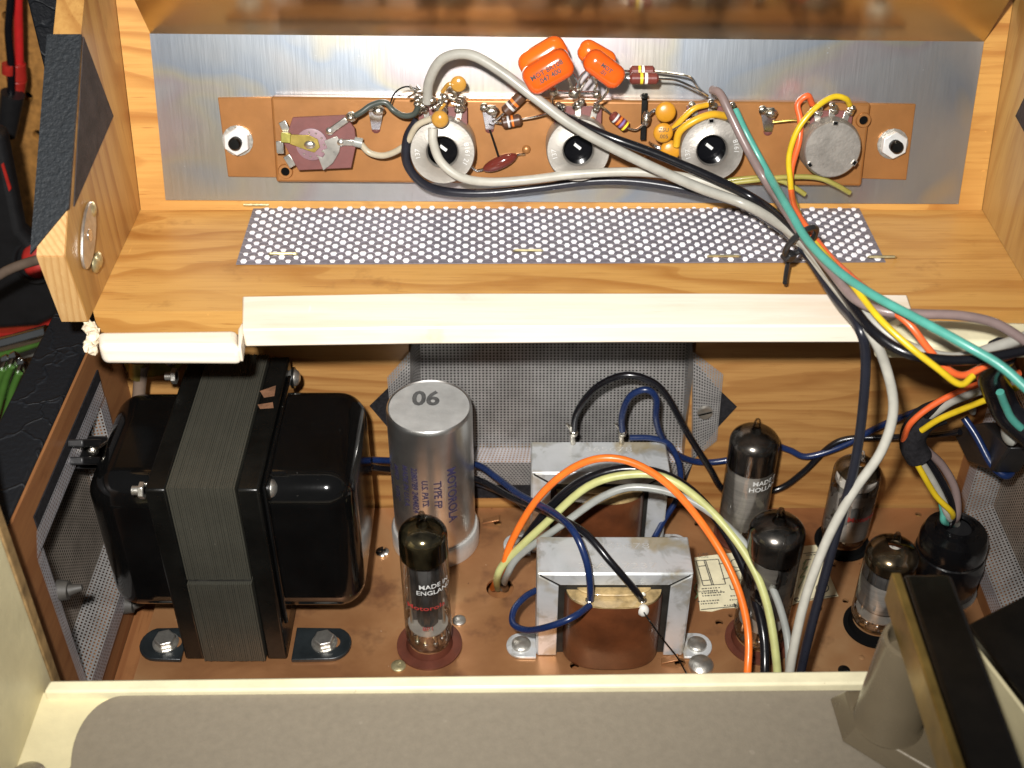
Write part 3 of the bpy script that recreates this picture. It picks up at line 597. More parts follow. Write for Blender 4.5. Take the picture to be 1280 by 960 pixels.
for px, py, in ((470, 150), (612, 150), (960, 153)):
    b0 = PN(px, py + 12, hb); t0 = PN(px, py - 12, hb + .006)
    ob_ = obj('terminal_lug', MB().prism([b0 - EX * .0016, b0 + EX * .0016, t0 + EX * .0028, t0 + EX * .0022 + EU * .002, t0 - EX * .0022 + EU * .002, t0 - EX * .0028], EN * .0006), 'bright_tin', cp, bevel=.0002)
    obj('solder_blob', MB().ball(t0 + EN * .0005 + EX * .001, .0026, 8, 6, (1, .8, .7)).ball(t0 + EX * -.002 + EU * .001, .0018, 7, 5), 'solder', ob_)
    obj('lug_slot', MB().ball(PN(px, py + 11, hb), .0018, 10, 6, (1, 1, .3), (EX, EU, EN)), 'phenolic', ob_)
for px, py in ((658, 187), (694, 176), (806, 200)):
    obj('rivet', MB().ball(PN(px, py, hb), .0018, 10, 6, (1, 1, .6), (EX, EU, EN)), 'copper_plate', cp)

# ================================================================== rotary wafer switch
hs = .0150
ws = thing('rotary_switch', PN(400, 180, hb), 'maroon wafer rotary switch with brass wiper beside the hex nut', 'switch')
obj('wafer', MB().prism([PN(x, y, hs) for x, y in ((365.6, 147), (431, 144), (443, 160), (445.6, 178), (439, 210), (373, 213), (355, 180))], EN * -.0016), 'phenolic', ws, bevel=.0002)
rc = PN(390, 180, hs); obj('rotor', MB().lathe(rc, EN, [(.0060, .0001), (.0060, .0009), (.0054, .0011)], 28), 'phenolic_light', ws)
for k in range(11):
    t = k * math.pi * 2 / 11; obj('rotor_pin', MB().ball(rc + (EX * math.cos(t) + EU * math.sin(t)) * .0046 + EN * .0012, .00045, 6, 4), 'nickel', ws)
obj('wiper', MB().prism([PN(x, y, hs + .0016) for x, y in ((363, 168), (386, 169), (397, 174), (400, 184), (393, 191), (383, 188), (362, 180))], EN * -.0006), 'brass', ws, bevel=.0002)
obj('wiper_block', MB().prism([PN(x, y, hs + .0026) for x, y in ((351, 166), (363, 167), (363, 179), (351, 178))], EN * -.002), 'brass_green', ws, bevel=.0002)
obj('shaft_end', MB().ball(PN(387, 181, hs + .0018), .0020, 12, 6, (1.1, .8, .4), (EX, EU, EN)), 'nickel', ws)
obj('contact_segment', MB().prism([PN(x, y, hs + .0014) for x, y in ((405, 176), (421, 170), (426, 178), (424, 190), (416, 204), (404, 213), (397, 195), (403, 197), (406, 193), (403, 188), (409, 185))], EN * -.0006), 'nickel', ws, bevel=.0001)
for (x0, y0, x1, y1) in ((412, 164, 434, 149), (426, 178, 444, 178)):
    p, q_ = PN(x0, y0, hs + .001), PN(x1, y1, hs + .0012); dd = (q_ - p).normalized(); sd = EN.cross(dd)
    obj('contact_clip', MB().box((p + q_) / 2, ((q_ - p).length, .0024, .0012), (dd, sd, EN)), 'nickel', ws, bevel=.0004)
    obj('contact_rivet', MB().ball(p, .0016, 10, 5, (1, 1, .6), (EX, EU, EN)), 'nickel', ws)
obj('solder_blob', MB().ball(PN(439, 146, hs + .001), .0023, 8, 6, (1, 1.2, .8)), 'solder', ws); obj('sleeve', MB().cyl(PN(443, 177, hs), PN(453, 179, hs), .0019), 'mid_grey' if 'mid_grey' in MATS else 'wire_mid_grey', ws)
for (x, y, an) in ((356, 159, .4), (350, 184, 0), (362, 201, .5), (404, 162, -.6)):
    obj('contact_clip', MB().box(PN(x, y, hs - .0006), (.0030, .0048, .001), (EX * math.cos(an) + EU * math.sin(an), EU * math.cos(an) - EX * math.sin(an), EN)), 'nickel', ws, bevel=.0003)
obj('switch_body', MB().lathe(PN(392, 180, hb), EN, [(.0085, .0001), (.0085, hs - hb - .0017)], 24), 'phenolic', ws)

# ================================================================== potentiometers
def pot(cx, cy, rpx, label, hf=.0215, ring=True, face='pot_face'):
    c = PN(cx, cy, hf); d = (c - CAM).dot(FW); r = rpx * d / FPX; base = c - EN * (hf - hb)
    o = thing('potentiometer', base, label, 'potentiometer', None)
    H = hf - hb
    if ring:
        obj('casing', MB().lathe(base, EN, [(r * .98, .0002), (r, .001), (r, H - .001), (r * .97, H), (r * .56, H), (r * .50, H + .0003), (r * .46, H - .0005), (r * .45, H - .004)], 48, cap=False), face, o)
        obj('shaft_well', MB().lathe(base, EN, [(r * .449, H - .0015), (r * .445, H - .0075), (.0001, H - .0077)], 32, cap=False), 'pot_well', o)
        k = c - EN * .0068; dx = (EX * .8 - EU * .6); dy = EN.cross(dx)
        obj('shaft_slot', MB().box(k, (r * .26, r * .10, .0006), (dx, dy, EN)), 'nut_zinc', o, bevel=.0001)  # flash glint on the slot is put into its pale colour
    else:
        obj('casing', MB().lathe(base, EN, [(r * 1.06, .0002), (r * 1.06, H - .003), (r, H - .0018), (r, H - .0005), (r * .96, H), (.0001, H)], 48, cap=False), face, o)
    for t in ((90, 215, 330) if not ring else (95,)):
        u = EX * math.cos(R(t)) + EU * math.sin(R(t)); obj('casing_tab', MB().box(c + u * r * .93 + EN * .0002, (r * .2, r * .16, .0006), (EN.cross(u), u, EN)), 'nickel', o, bevel=.0001)
        obj('tab_notch', MB().box(c + u * r * .93 + EN * .00055, (r * .13, r * .10, .0002), (EN.cross(u), u, EN)), 'hole_black', o)
    # terminal board with three lugs
    tb = base + EU * (r * .95) + EN * (H * .35)
    obj('terminal_board', MB().box(tb, (r * 1.5, r * .55, .0018), (EX, EU, EN)), 'phenolic', o, bevel=.0002)
    for k in (-1, 0, 1):
        p = tb + EX * (k * r * .48) + EU * (r * .05 - abs(k) * r * .08) + EN * .0012; dx = (EU + EX * (k * .25)).normalized()
        lg = obj('terminal', MB().box(p, (.0024, .0062, .0007), (EN.cross(dx), dx, EN)).box(p + dx * .0032 + EN * .0016, (.0018, .0007, .0038), (EN.cross(dx), dx, EN)), 'nickel', o, bevel=.0002)
        mb = MB()
        for q_ in range(3): mb.ball(p + dx * (.003 + .001 * q_) + EX * random.uniform(-.001, .001) + EN * (.0012 + .0011 * q_), .0012 + random.random() * .0005, 7, 5)
        obj('solder_blob', mb, 'solder', lg)
        obj('rivet', MB().ball(p - dx * .001 + EN * .0006, .0011, 9, 5, (1, 1, .5), (EX, EU, EN)), 'copper_plate', lg)
    return o, c, r
p1o, p1c, p1r = pot(553, 190, 41, 'pale ring faced potentiometer with the amber blob and grey cable arch on top')
p2o, p2c, p2r = pot(723, 188, 40, 'pale ring faced potentiometer below the orange capacitors')
p3o, p3c, p3r = pot(890, 188, 40, 'ring faced potentiometer beside the yellow disc capacitors', face='nickel_warm')
p4o, p4c, p4r = pot(1041, 187, 35.5, 'closed round metal can potentiometer with yellow and orange wires', .0190, False, 'nickel_warm')
def stamp(pc_, pr, ang, body, o, sz=.0026):
    def pl(u, v, a=ang): t = a - u / (pr * .76); rr = pr * .76 + v; return pc_ + (EX * math.cos(t) + EU * math.sin(t)) * rr + EN * .00012
    text(body, sz, pl, 'emboss', o, 'stamped_text')
stamp(p1c, p1r, R(185), '137', p1o); stamp(p1c, p1r, R(-5), '8161 21', p1o)
stamp(p2c, p2r, R(190), '137', p2o); stamp(p3c, p3r, R(190), '137', p3o); stamp(p3c, p3r, R(10), '8161', p3o)

# ================================================================== small parts
def capsule_box(name, cx, cy, h, lpx, wpx, ang, th, m, label, cat, group=None, bev=.0032, txt=None):
    c = PN(cx, cy, h); s = (c - CAM).dot(FW) / FPX; t = R(ang); dx = EX * math.cos(t) - EU * math.sin(t); dy = EN.cross(dx)
    o = thing(name, c - EU * (wpx * s / 2), label, cat, group)
    obj('body', MB().box(c, (lpx * s, wpx * s, th), (dx, dy, EN)), m, o, bevel=bev, seg=5)
    if txt:
        for i, ln in enumerate(txt): text(ln, wpx * s * .23, (lambda u, v, i=i: c + dx * u * 1.0 + dy * (v + wpx * s * (.12 - .22 * i)) + EN * (th / 2 + .00015)), 'print_black', o, weight=.00006)
    return o, c, dx, dy, s
oA, cA, dxA, dyA, sA = capsule_box('film_capacitor', 685, 89, .036, 64, 38, -30, .0105, 'orange_dip', 'plump orange dipped capacitor with two lines of dark print', 'capacitor', bev=.0036, txt=('MOT 8R108', '.047 400'))
oA2, cA2, dxA2, dyA2, _ = capsule_box('film_capacitor', 679, 72, .022, 64, 36, -30, .010, 'orange_dip_deep', 'orange dipped capacitor half hidden behind the printed one over the grey cable', 'capacitor', bev=.004)
oB, cB, dxB, dyB, sB = capsule_box('film_capacitor', 755, 86, .033, 56, 31, 36, .0085, 'orange_dip', 'small glossy orange capacitor slanting down toward two banded resistors', 'capacitor', bev=.0036, txt=('MOT', '.01'))
oB2, cB2, dxB2, dyB2, _ = capsule_box('film_capacitor', 746, 70, .022, 50, 28, 28, .008, 'orange_dip_deep', 'small orange capacitor tucked behind the slanting glossy one', 'capacitor', bev=.0034)
hub = PN(718, 116, .022)
for o, pts in ((oA, [cA + dxA * .005 - dyA * .004, PN(712, 102, .028), hub]), (oA2, [cA2 + dxA2 * .006 - dyA2 * .004, PN(721, 100, .022), PN(722, 112, .022), hub]),
               (oB2, [cB2 - dyB2 * .004, PN(726, 96, .022), hub]), (oB, [cB - dxB * .002 - dyB * .004, PN(745, 105, .028), PN(743, 113, .022)]), (oB, [cB + dxB * .005 - dyB * .004, PN(757, 118, .028), PN(746, 130, .02)]), (oB2, [cB2 + dxB2 * .002 - dyB2 * .004, PN(735, 98, .024), PN(722, 116, .02)])):
    obj('lead', MB().tube(pts, .00055, 8), 'bright_tin', o)
bus = thing('tie_wire', PN(715, 116, .020), 'short tinned bus wire with solder joint under the orange capacitors', 'wire')
obj('strand', MB().tube([PN(692, 114, .019), PN(718, 116, .021), PN(748, 116, .019)], .0007, 8), 'bright_tin', bus)
obj('solder_blob', MB().ball(hub, .0024, 9, 6, (1, .9, .9)).ball(PN(692, 114, .019), .0020, 8, 6).ball(PN(746, 118, .019), .0016, 8, 6), 'solder', bus)
obj('strand', MB().tube([PN(692, 114, .019), PN(690, 128, .013), PN(697, 134, .010)], .0008, 8), 'bright_tin', bus)

def resistor(x0, y0, x1, y1, h, r, body, bands, leads, label):
    a, b = PN(x0, y0, h), PN(x1, y1, h); dd = (b - a); L_ = dd.length; u = dd / L_
    o = thing('resistor', (a + b) / 2 - EU * r, label, 'resistor')
    obj('body', MB().lathe(a, u, [(r * .6, 0), (r, r * .35), (r, L_ - r * .35), (r * .6, L_)], 18), body, o)
    for f, c in bands: obj('colour_band', MB().lathe(a + u * (L_ * f), u, [(r * 1.02, 0), (r * 1.02, L_ * .10)], 18, cap=False), 'band_' + c, o)
    for l in leads: obj('lead', MB().tube([PN(*q_) for q_ in l], .00045, 7), 'bright_tin', o)
resistor(655, 117, 630, 141, .014, .0022, 'resistor_brown', [(.42, 'orange'), (.62, 'silver')], [[(630, 141, .014), (624, 147, .013), (617, 152, .012)], [(655, 117, .014), (668, 108, .018), (690, 114, .019)]], 'brown resistor tilted up under the grey cable from the solder lug')
resistor(627, 154, 652, 149, .013, .0022, 'resistor_brown', [(.30, 'silver'), (.50, 'orange'), (.74, 'brown')], [[(627, 154, .013), (620, 153, .012), (615, 151, .012)], [(652, 149, .013), (668, 146, .014), (684, 142, .014)]], 'brown resistor lying level between the solder lug and the ring faced control')
resistor(764, 143, 784, 160, .014, .0020, 'resistor_maroon', [(.22, 'silver'), (.42, 'orange'), (.60, 'violet'), (.80, 'yellow')], [[(764, 143, .014), (757, 137, .015), (748, 131, .017)], [(784, 160, .014), (795, 162, .013), (806, 154, .013)]], 'maroon resistor banded silver orange violet yellow beside the tall lug')
resistor(787, 98, 823, 98, .020, .0021, 'resistor_maroon', [(.36, 'yellow'), (.52, 'white')], [[(787, 98, .020), (776, 96, .020), (762, 98, .022)], [(823, 98, .020), (845, 100, .020), (868, 110, .020), (885, 120, .018)]], 'front one of two parallel maroon resistors with yellow and white bands')
resistor(787, 89, 818, 89, .012, .0021, 'resistor_maroon', [(.34, 'yellow'), (.48, 'white')], [[(787, 89, .012), (776, 89, .014), (762, 94, .018)], [(818, 89, .012), (850, 93, .014), (864, 97, .016), (873, 110, .018), (885, 120, .018)]], 'rear one of two parallel maroon resistors, nearer the zinc sheet')
# dark red dipped capacitor
c = PN(625, 203, .011); t = R(-24); dx = EX * math.cos(t) - EU * math.sin(t); dy = EN.cross(dx)
o = thing('mica_capacitor', c - EU * .003, 'dark red glossy dipped capacitor between two ring faced controls', 'capacitor')
obj('body', MB().ball(c, .0072, 18, 10, (1, .36, .34), (dx, dy, EN)), 'mica_red', o)
obj('lead', MB().tube([c - dx * .006, PN(596, 213, .010), PN(590, 208, .010)], .0005, 7), 'bright_tin', o)
obj('lead', MB().tube([PN(623, 196, .012), PN(618, 180, .011), PN(612, 162, .010)], .0004, 7), 'flange_black', o)
obj('lead', MB().tube([c + dx * .006, PN(648, 193, .010), PN(656, 193, .009)], .0005, 7), 'bright_tin', o)
# tall lug and yellow discs
lug = thing('lug_strip', PN(805, 178, hb), 'tall dark solder lug standing beside the two yellow discs', 'solder lug')
obj('lug', MB().box(PN(805, 146, .012), (.0022, .0175, .0010), (EX, EU, EN)).box(PN(804, 121, .0145), (.0018, .001, .005), (EX, EU, EN)), 'flange_black', lug, bevel=.0003)
obj('solder_blob', MB().ball(PN(808, 148, .0145), .0022, 9, 6, (.8, 1.4, .8), (EX, EU, EN)), 'solder', lug)
def disc(px, py, h, rpx, m, label, nm='disc_capacitor', txt=None, th=.40):
    c = PN(px, py, h); r = rpx * (c - CAM).dot(FW) / FPX
    o = thing(nm, c - EU * r, label, 'capacitor'); obj('body', MB().ball(c, r, 22, 12, (1, 1, th), (EX, EU, EN)), m, o)
    if txt:
        for i, ln in enumerate(txt): text(ln, r * .55, lambda u, v, i=i: c + EX * u + EU * (v + r * (.35 - .65 * i)) + EN * (r * th * 1.01 + .0001), 'print_black', o)
    return o, c, r
d1, c1_, r1_ = disc(832, 140, .017, 13, 'disc_yellow', 'plain yellow disc capacitor touching the tall lug')
d2, c2_, r2_ = disc(829, 166, .020, 12.5, 'disc_yellow', 'yellow disc capacitor printed with tiny dark numbers', txt=('Z5U', '.005'))
d3, c3_, r3_ = disc(838, 188, .0165, 13, 'disc_yellow', 'yellow lump capacitor under the dark cable by the ring control')
obj('lead', MB().tube([c2_ + EX * .002, PN(852, 156, .020), PN(862, 150, .018), PN(868, 146, .016)], .0005, 7), 'bright_tin', d2)
obj('lead', MB().tube([c1_ - EX * .002, PN(818, 138, .016), PN(811, 144, .015)], .0006, 7), 'bright_tin', d1)
obj('lead', MB().tube([c3_ - EX * .002, PN(820, 183, .016), PN(812, 178, .012)], .0006, 7), 'bright_tin', d3)
d4, c4_, r4_ = disc(550, 149, .026, 11, 'amber_dip', 'amber dipped blob capacitor over the ring control at the cable arch', 'dipped_capacitor', th=.6)
d5, c5_, r5_ = disc(573, 105, .020, 10, 'amber_dip', 'thin amber flake capacitor above the solder joints by the cable arch', 'dipped_capacitor', th=.35)
obj('lead', MB().tube([c5_ - EX * .002, PN(560, 106, .020), PN(553, 115, .018)], .0008, 7), 'amber_dip', d5)
obj('lead', MB().tube([c4_ + EU * .002, PN(550, 138, .024), PN(556, 130, .022)], .0006, 7), 'amber_dip', d4)
# solder cluster wires on the first control
tw = thing('tinned_wire_knot', PN(545, 125, .02), 'tangle of tinned wire ends and solder at the cable arch', 'wire')
for k in range(16):
    a = V((random.uniform(518, 580), random.uniform(112, 142), random.uniform(.013, .024))); b = V((a.x + random.uniform(-16, 16), a.y + random.uniform(-14, 10), a.z + random.uniform(-.004, .004)))
    obj('wire_end', MB().tube([PN(*a), PN((a.x + b.x) / 2 + random.uniform(-5, 5), (a.y + b.y) / 2, (a.z + b.z) / 2 + .002), PN(*b)], .0005, 6), 'solder' if k % 3 else 'nickel', tw)
for k in range(9): obj('solder_blob', MB().ball(PN(random.uniform(522, 576), random.uniform(116, 140), random.uniform(.016, .022)), random.uniform(.0012, .0021), 8, 6), 'solder', tw)

# ================================================================== cables of the control compartment
def up(l): return [PN(x, y, h) for x, y, h in l]
def free(l): return [OD(x, y, d) for x, y, d in l]
wire('cable', up([(534, 128, .018), (538, 100, .022), (555, 74, .026), (585, 67, .028), (625, 88, .031), (668, 122, .034), (720, 160, .036), (790, 196, .036), (870, 232, .035), (935, 258, .035)]) + free([(985, 288, .440), (1010, 312, .432), (1045, 352, .418), (1078, 390, .404), (1112, 420, .398), (1152, 440, .396), (1198, 447, .396), (1245, 434, .396), (1290, 418, .396)]), .0019, 'wire_grey', 'thick grey cable arching over the zinc sheet and crossing the ring controls', 'cable')
wire('cable', up([(541, 160, .026), (541, 178, .026), (551, 203, .026), (575, 221, .026), (610, 228, .024), (660, 226, .023), (720, 219, .025), (790, 216, .025), (850, 221, .026), (905, 236, .028), (950, 257, .031)]) + free([(988, 290, .442), (1008, 312, .436), (1045, 360, .418), (1085, 410, .400), (1108, 455, .405), (1116, 510, .412), (1100, 565, .418), (1065, 617, .424), (1032, 675, .430), (1008, 745, .436), (992, 810, .440), (983, 862, .448), (976, 900, .460)]), .0017, 'wire_light_grey', 'light grey cable dropping past the tubes from the bundle tie', 'cable')
wire('cable', up([(522, 150, .020), (509, 172, .020), (510, 203, .019), (528, 228, .017), (560, 241, .014), (610, 242, .012), (670, 234, .012), (740, 226, .014), (800, 226, .017), (870, 238, .022), (930, 256, .028)]) + free([(984, 292, .444), (1008, 318, .436), (1045, 372, .418), (1073, 410, .402), (1083, 450, .406), (1079, 520, .414), (1066, 590, .422), (1048, 660, .430), (1025, 740, .438), (1007, 810, .444), (997, 862, .452), (990, 900, .462)]), .0017, 'wire_charcoal', 'black cable looping under the ring control with the amber blob and dropping to the chassis', 'cable')
wire('cable', up([(692, 138, .012), (712, 148, .024), (760, 170, .031), (820, 193, .033), (890, 222, .034), (945, 249, .035)]) + free([(992, 286, .438), (1014, 310, .428), (1052, 362, .412), (1088, 408, .397), (1130, 438, .391), (1175, 450, .390), (1225, 448, .390), (1290, 436, .390)]), .0017, 'wire_black', 'black cable running beside the thick grey one to the bundle tie', 'cable')
wire('cable', up([(890, 112, .018), (900, 118, .022), (912, 140, .026), (935, 185, .030), (962, 232, .034)]) + free([(988, 272, .436), (1008, 302, .427), (1038, 340, .414), (1070, 374, .402), (1105, 390, .396), (1150, 392, .394), (1200, 393, .394), (1245, 405, .394), (1290, 432, .394)]), .0016, 'wire_purple', 'brownish purple cable from behind the disc capacitors curving off past the strip', 'cable')
wire('wire', up([(919, 138, .018), (932, 162, .024), (956, 212, .030)]) + free([(986, 262, .436), (1012, 302, .424), (1046, 337, .410), (1090, 368, .396), (1150, 401, .384), (1205, 430, .376), (1250, 458, .372), (1290, 492, .368)]), .0015, 'wire_teal', 'teal green wire slanting over the whole bundle')
wire('wire', up([(1062, 131, .014), (1056, 123, .017), (1041, 122, .018), (1018, 138, .020), (998, 163, .021), (987, 195, .020), (986, 225, .020), (992, 250, .022)]) + free([(1010, 290, .446), (1040, 330, .424), (1066, 355, .405), (1098, 398, .392), (1135, 432, .388), (1170, 458, .388), (1200, 479, .390), (1216, 470, .392)]), .0011, 'wire_yellow', 'bright yellow wire from the closed can control down through the bundle')
wire('wire', up([(1015, 130, .012), (1008, 120, .015), (996, 130, .015), (999, 152, .017), (998, 178, .019), (990, 212, .019), (988, 240, .020)]) + free([(998, 268, .452), (1030, 315, .434), (1066, 348, .413), (1100, 375, .398), (1135, 405, .392), (1160, 436, .392), (1182, 460, .394), (1206, 468, .396), (1236, 456, .396), (1275, 440, .396)]), .0012, 'wire_red_orange', 'red orange wire from the closed can control down through the bundle')
wire('wire', up([(902, 230, .013), (940, 226, .014), (985, 221, .014), (1020, 222, .014), (1042, 230, .014), (1062, 241, .011)]), .0010, 'wire_olive', 'olive wire running under the closed can control to its farthest lug')
wire('wire', up([(905, 226, .010), (945, 222, .012), (975, 225, .012), (995, 236, .012), (1006, 243, .011)]), .0010, 'wire_olive', 'shorter olive wire ending below the closed can control')
wire('wire', up([(845, 182, .020), (850, 165, .022), (868, 150, .023), (890, 144, .022), (908, 145, .018)]), .0014, 'wire_gold', 'golden sleeved wire curving over the ring control by the disc capacitors')
wire('wire', up([(842, 160, .017), (856, 146, .019), (868, 136, .019), (884, 131, .017)]), .0011, 'wire_gold', 'short golden sleeved lead between the disc capacitors and the solder joint')
wire('wire', up([(441, 146, .016), (452, 140, .016), (464, 131, .016), (482, 129, .016), (492, 139, .016), (504, 145, .017), (516, 142, .018), (523, 133, .019)]), .0011, 'wire_dark_green', 'dark green wire from the wafer switch to the cable arch')
wire('wire', up([(451, 180, .015), (462, 190, .015), (478, 195, .016), (496, 191, .018), (508, 178, .020), (520, 158, .023), (540, 148, .025)]), .0012, 'wire_tan', 'tan wire curving from the wafer switch to the ring control')
wire('wire', up([(486, 136, .015), (492, 118, .016), (508, 108, .017), (524, 112, .018)]), .0003, 'flange_black', 'hair thin dark wire arched above the solder lug by the wafer switch')
wire('wire', up([(966, 153, .011), (990, 152, .012), (1012, 152, .012)]), .0005, 'brass', 'thin bare wire between the bright lug and the closed can control')
# tie round the bundle
tie = thing('cable_tie', OD(1000, 300, .43), 'black nylon cable tie gripping the wire bundle with its tail hanging', 'cable tie')
cc = OD(1001, 302, .434); t1 = (OD(1018, 318, .430) - OD(986, 285, .438)).normalized(); s1 = (OD(1014, 290, .430) - OD(990, 318, .438)).normalized(); u1 = t1.cross(s1).normalized()
ringp = [cc + s1 * (math.cos(t) * .0072) + u1 * (math.sin(t) * .0052) for t in [i * 2 * math.pi / 24 for i in range(25)]]
obj('loop', MB().tube(ringp, .0011, 8, smooth=False), 'black_plastic', tie)
obj('head', MB().box(cc - s1 * .0075, (.0036, .0036, .0040), (t1, s1, u1)), 'black_plastic', tie, bevel=.0005)
obj('tail', MB().tube([cc - s1 * .008, OD(986, 322, .447), OD(983, 338, .444), OD(981, 354, .440)], .0008, 8), 'black_plastic', tie)

# ================================================================== copper chassis
ch = thing('chassis', (.02, .34, -.012), 'copper plated amplifier chassis punched with holes', 'chassis')
cz = MB().bb((-.1475, .272, -.0012), (.1935, .4085, 0)); plate = obj('chassis_plate', cz, 'copper_chassis', ch, smooth=0)
hm = MB()
def hole(px, py, r): c = OZ(px, py, 0); hm.cyl((c.x, c.y, -.003), (c.x, c.y, .003), r, n=20)
hole(625, 735, .0058); hole(1041, 706, .0014); hole(1057, 751, .0013); hole(1023, 760, .0016); hole(899, 778, .0016); hole(718, 832, .0018); hole(647, 819, .0017); hole(913, 769, .0009); hole(872, 655, .0015); hole(1148, 643, .0014); hole(850, 828, .0022); hole(622, 653, .0018)
cut(plate, hm)
plate.data.shade_flat()
obj('chassis_skirt', MB().bb((-.1475, .2722, -.0118), (-.1465, .4083, -.0013)).bb((.1925, .2722, -.0118), (.1935, .4083, -.0013)), 'copper_chassis', ch, smooth=0)
def tabslot(x0, y0, x1, y1):
    a, b = OZ(x0, y0, .0012), OZ(x1, y1, .0030); obj('lanced_tab', MB().prism([a, b, b + V((.0003, .0034, 0)), a + V((.0003, .0034, -.0008))], (0, 0, -.0007)), 'copper_chassis', ch, bevel=.0002)
tabslot(603, 654, 624, 650); tabslot(827, 829, 848, 825)
def screwhead(px, py, r, m, flat=.45, cross=False):
    c = OZ(px, py, 0); o = obj('screw', MB().lathe(c, V((0, 0, 1)), [(r, .0001), (r * .97, r * flat * .5), (r * .7, r * flat * .9), (.0001, r * flat)], 18), m, ch)
    if cross: obj('cross_slot', MB().box(c + V((0, 0, r * flat + .0001)), (r * 1.1, r * .25, .0002)).box(c + V((0, 0, r * flat + .00016)), (r * .25, r * 1.1, .0002)), 'hole_black', o)
screwhead(478, 691, .0030, 'bright_tin', .6, True); screwhead(574, 776, .0028, 'zinc_screw'); screwhead(498, 833, .0030, 'brass_screw', .4); screwhead(876, 833, .0050, 'zinc_screw', .65)
screwhead(648, 668, .0032, 'zinc_screw'); screwhead(1077, 822, .0012, 'copper_chassis', .3); screwhead(1055, 838, .0024, 'flange_black', .3)

# ================================================================== big power transformer
Y0, Y1, ZT = .3205, .3990, .0935
pt = thing('power_transformer', (-.107, .36, 0), 'big black power transformer with glossy end bells and a laminated iron core', 'transformer')
lam = MB(); nl = 32; xa, xb = -.1208, -.0968
for i in range(nl):
    x0 = xa + (xb - xa) * i / nl; x1 = x0 + (xb - xa) / nl * .86; j = random.uniform(0, .00035)
    lam.bb((x0, Y0 + j, .0472), (x1, Y1 - j, ZT - j)); lam.bb((x0, Y0 - .0012 + j, .0022), (x1, Y1 - j, .0458))
k = obj('lamination_stack', lam, 'lamination_light', pt, smooth=0); k['kind'] = 'stuff'
obj('core', MB().bb((xa + .0004, Y0 + .0006, .0024), (xb - .0004, Y1 - .0006, ZT - .0008)), 'core_dark', pt, smooth=0)
for x0, x1 in ((-.1288, -.1211), (-.0965, -.0886)):
    obj('bell_flange', MB().bb((x0, Y0 + .0004, .0015), (x1, Y1, ZT - .0012)), 'flange_black', pt, bevel=.0009)
obj('end_bell', MB().bb((-.1000, .3265, .0205), (-.0570, .3875, .0885)), 'bell_black', pt, bevel=.0105, seg=8)
obj('end_bell', MB().bb((-.1545, .3270, .0205), (-.1170, .3870, .0880)), 'bell_black', pt, bevel=.0105, seg=8)
obj('bell_skirt', MB().bb((-.0885, .3240, .0185), (-.0868, .3895, .0905)), 'bell_black', pt, bevel=.0009)
for pxy, X_, sg in (((336, 607), -.0880, 1), ((365, 470), -.0880, 1), ((374, 795), -.0880, 1)):
    c = OX(*pxy, X_) + V((.0012, -.0032, .0016)); obj('bolt_head', MB().ball(c, .0036, 14, 8, (.8, 1, 1)), 'zinc_screw', pt); obj('bolt_washer', MB().cyl(c - V((.0004, 0, 0)), c + V((.0006, 0, 0)), .0043, n=16), 'flange_black', pt)
for pxy in ((181, 613), (241, 793), (221, 470)):
    c = OX(*pxy, -.1290); mb = MB().cyl(c, c - V((.0018, 0, 0)), .0032, n=6).cyl(c, c - V((.0045, 0, 0)), .0017, n=10); obj('nut', mb, 'zinc_screw', pt, bevel=.0002)
ws_ = OX(186, 610, -.1290); obj('lock_washer', MB().box(ws_ + V((.0003, -.002, 0)), (.0008, .0009, .0085)), 'nickel', pt, bevel=.0003)
for i, cx in enumerate((208, 406)):
    c = OZ(cx, 806, .0012); sg = -1 if i == 0 else 1
    inner = -.1305 if i == 0 else -.0870
    pts = [V((inner, Y0 - .0002, .0002)), V((inner, Y0 + .0165, .0002))] + [V((c.x + sg * .0028 + sg * math.cos(t) * .0078, c.y + .0004 + math.sin(t) * .0082, .0002)) for t in [R(70) - R(160) * q_ / 10 for q_ in range(11)]]
    ft = obj('mounting_foot', MB().prism(pts, (0, 0, .0018)), 'foot_black', pt, bevel=.0004)
    obj('foot_slot', MB().cyl(c + V((.0032, .0005, .0008)), c + V((.0032, .0005, .0009)), .0030, n=16), 'copper_chassis', ft)
    vs = [c + V((math.cos(t) * .0043, math.sin(t) * .0043, .0016)) for t in [q_ * math.pi / 3 + .3 for q_ in range(6)]]
    obj('hex_bolt', MB().prism(vs, (0, 0, .0032)), 'zinc_screw', ft, bevel=.0005)
    obj('bolt_flange', MB().cyl(c + V((0, 0, .0009)), c + V((0, 0, .0017)), .0052, n=20), 'zinc_screw', ft)
obj('scraped_patch', MB().prism([OZ(x, y, ZT - .0011) for x, y in ((325, 489), (345, 482), (343, 495), (330, 497))], (0, 0, .0001)).prism([OZ(x, y, ZT - .0011) for x, y in ((322, 506), (341, 503), (342, 510), (325, 511))], (0, 0, .0001)), 'bare_patch', pt, smooth=0)

# ================================================================== filter can
cb = OZ(545, 672, 0); cr = .0174; chh = .0745
can = thing('filter_capacitor', cb, 'tall aluminium can capacitor with blue vertical lettering', 'capacitor')
obj('mounting_ring', MB().lathe(cb, V((0, 0, 1)), [(cr * 1.09, .0001), (cr * 1.09, .008), (cr * 1.05, .0092), (cr * 1.0, .0094)], 56, cap=False), 'ring_tin', can)
obj('can', MB().lathe(cb, V((0, 0, 1)), [(cr * .999, .001), (cr, chh - .0022), (cr * .985, chh - .0006), (cr * .955, chh), (cr * .93, chh - .0004)], 64, cap=False), 'can_aluminium', can)
ctop = obj('can_top', MB().lathe(cb, V((0, 0, 1)), [(cr * .931, chh - .0005), (.0001, chh - .0004)], 64, cap=False), 'can_top', can)
text('06', .0125, lambda u, v: cb + V((u * .9 - .0015, v + .0045, chh - .0002)), 'print_grey', ctop, weight=.0004)
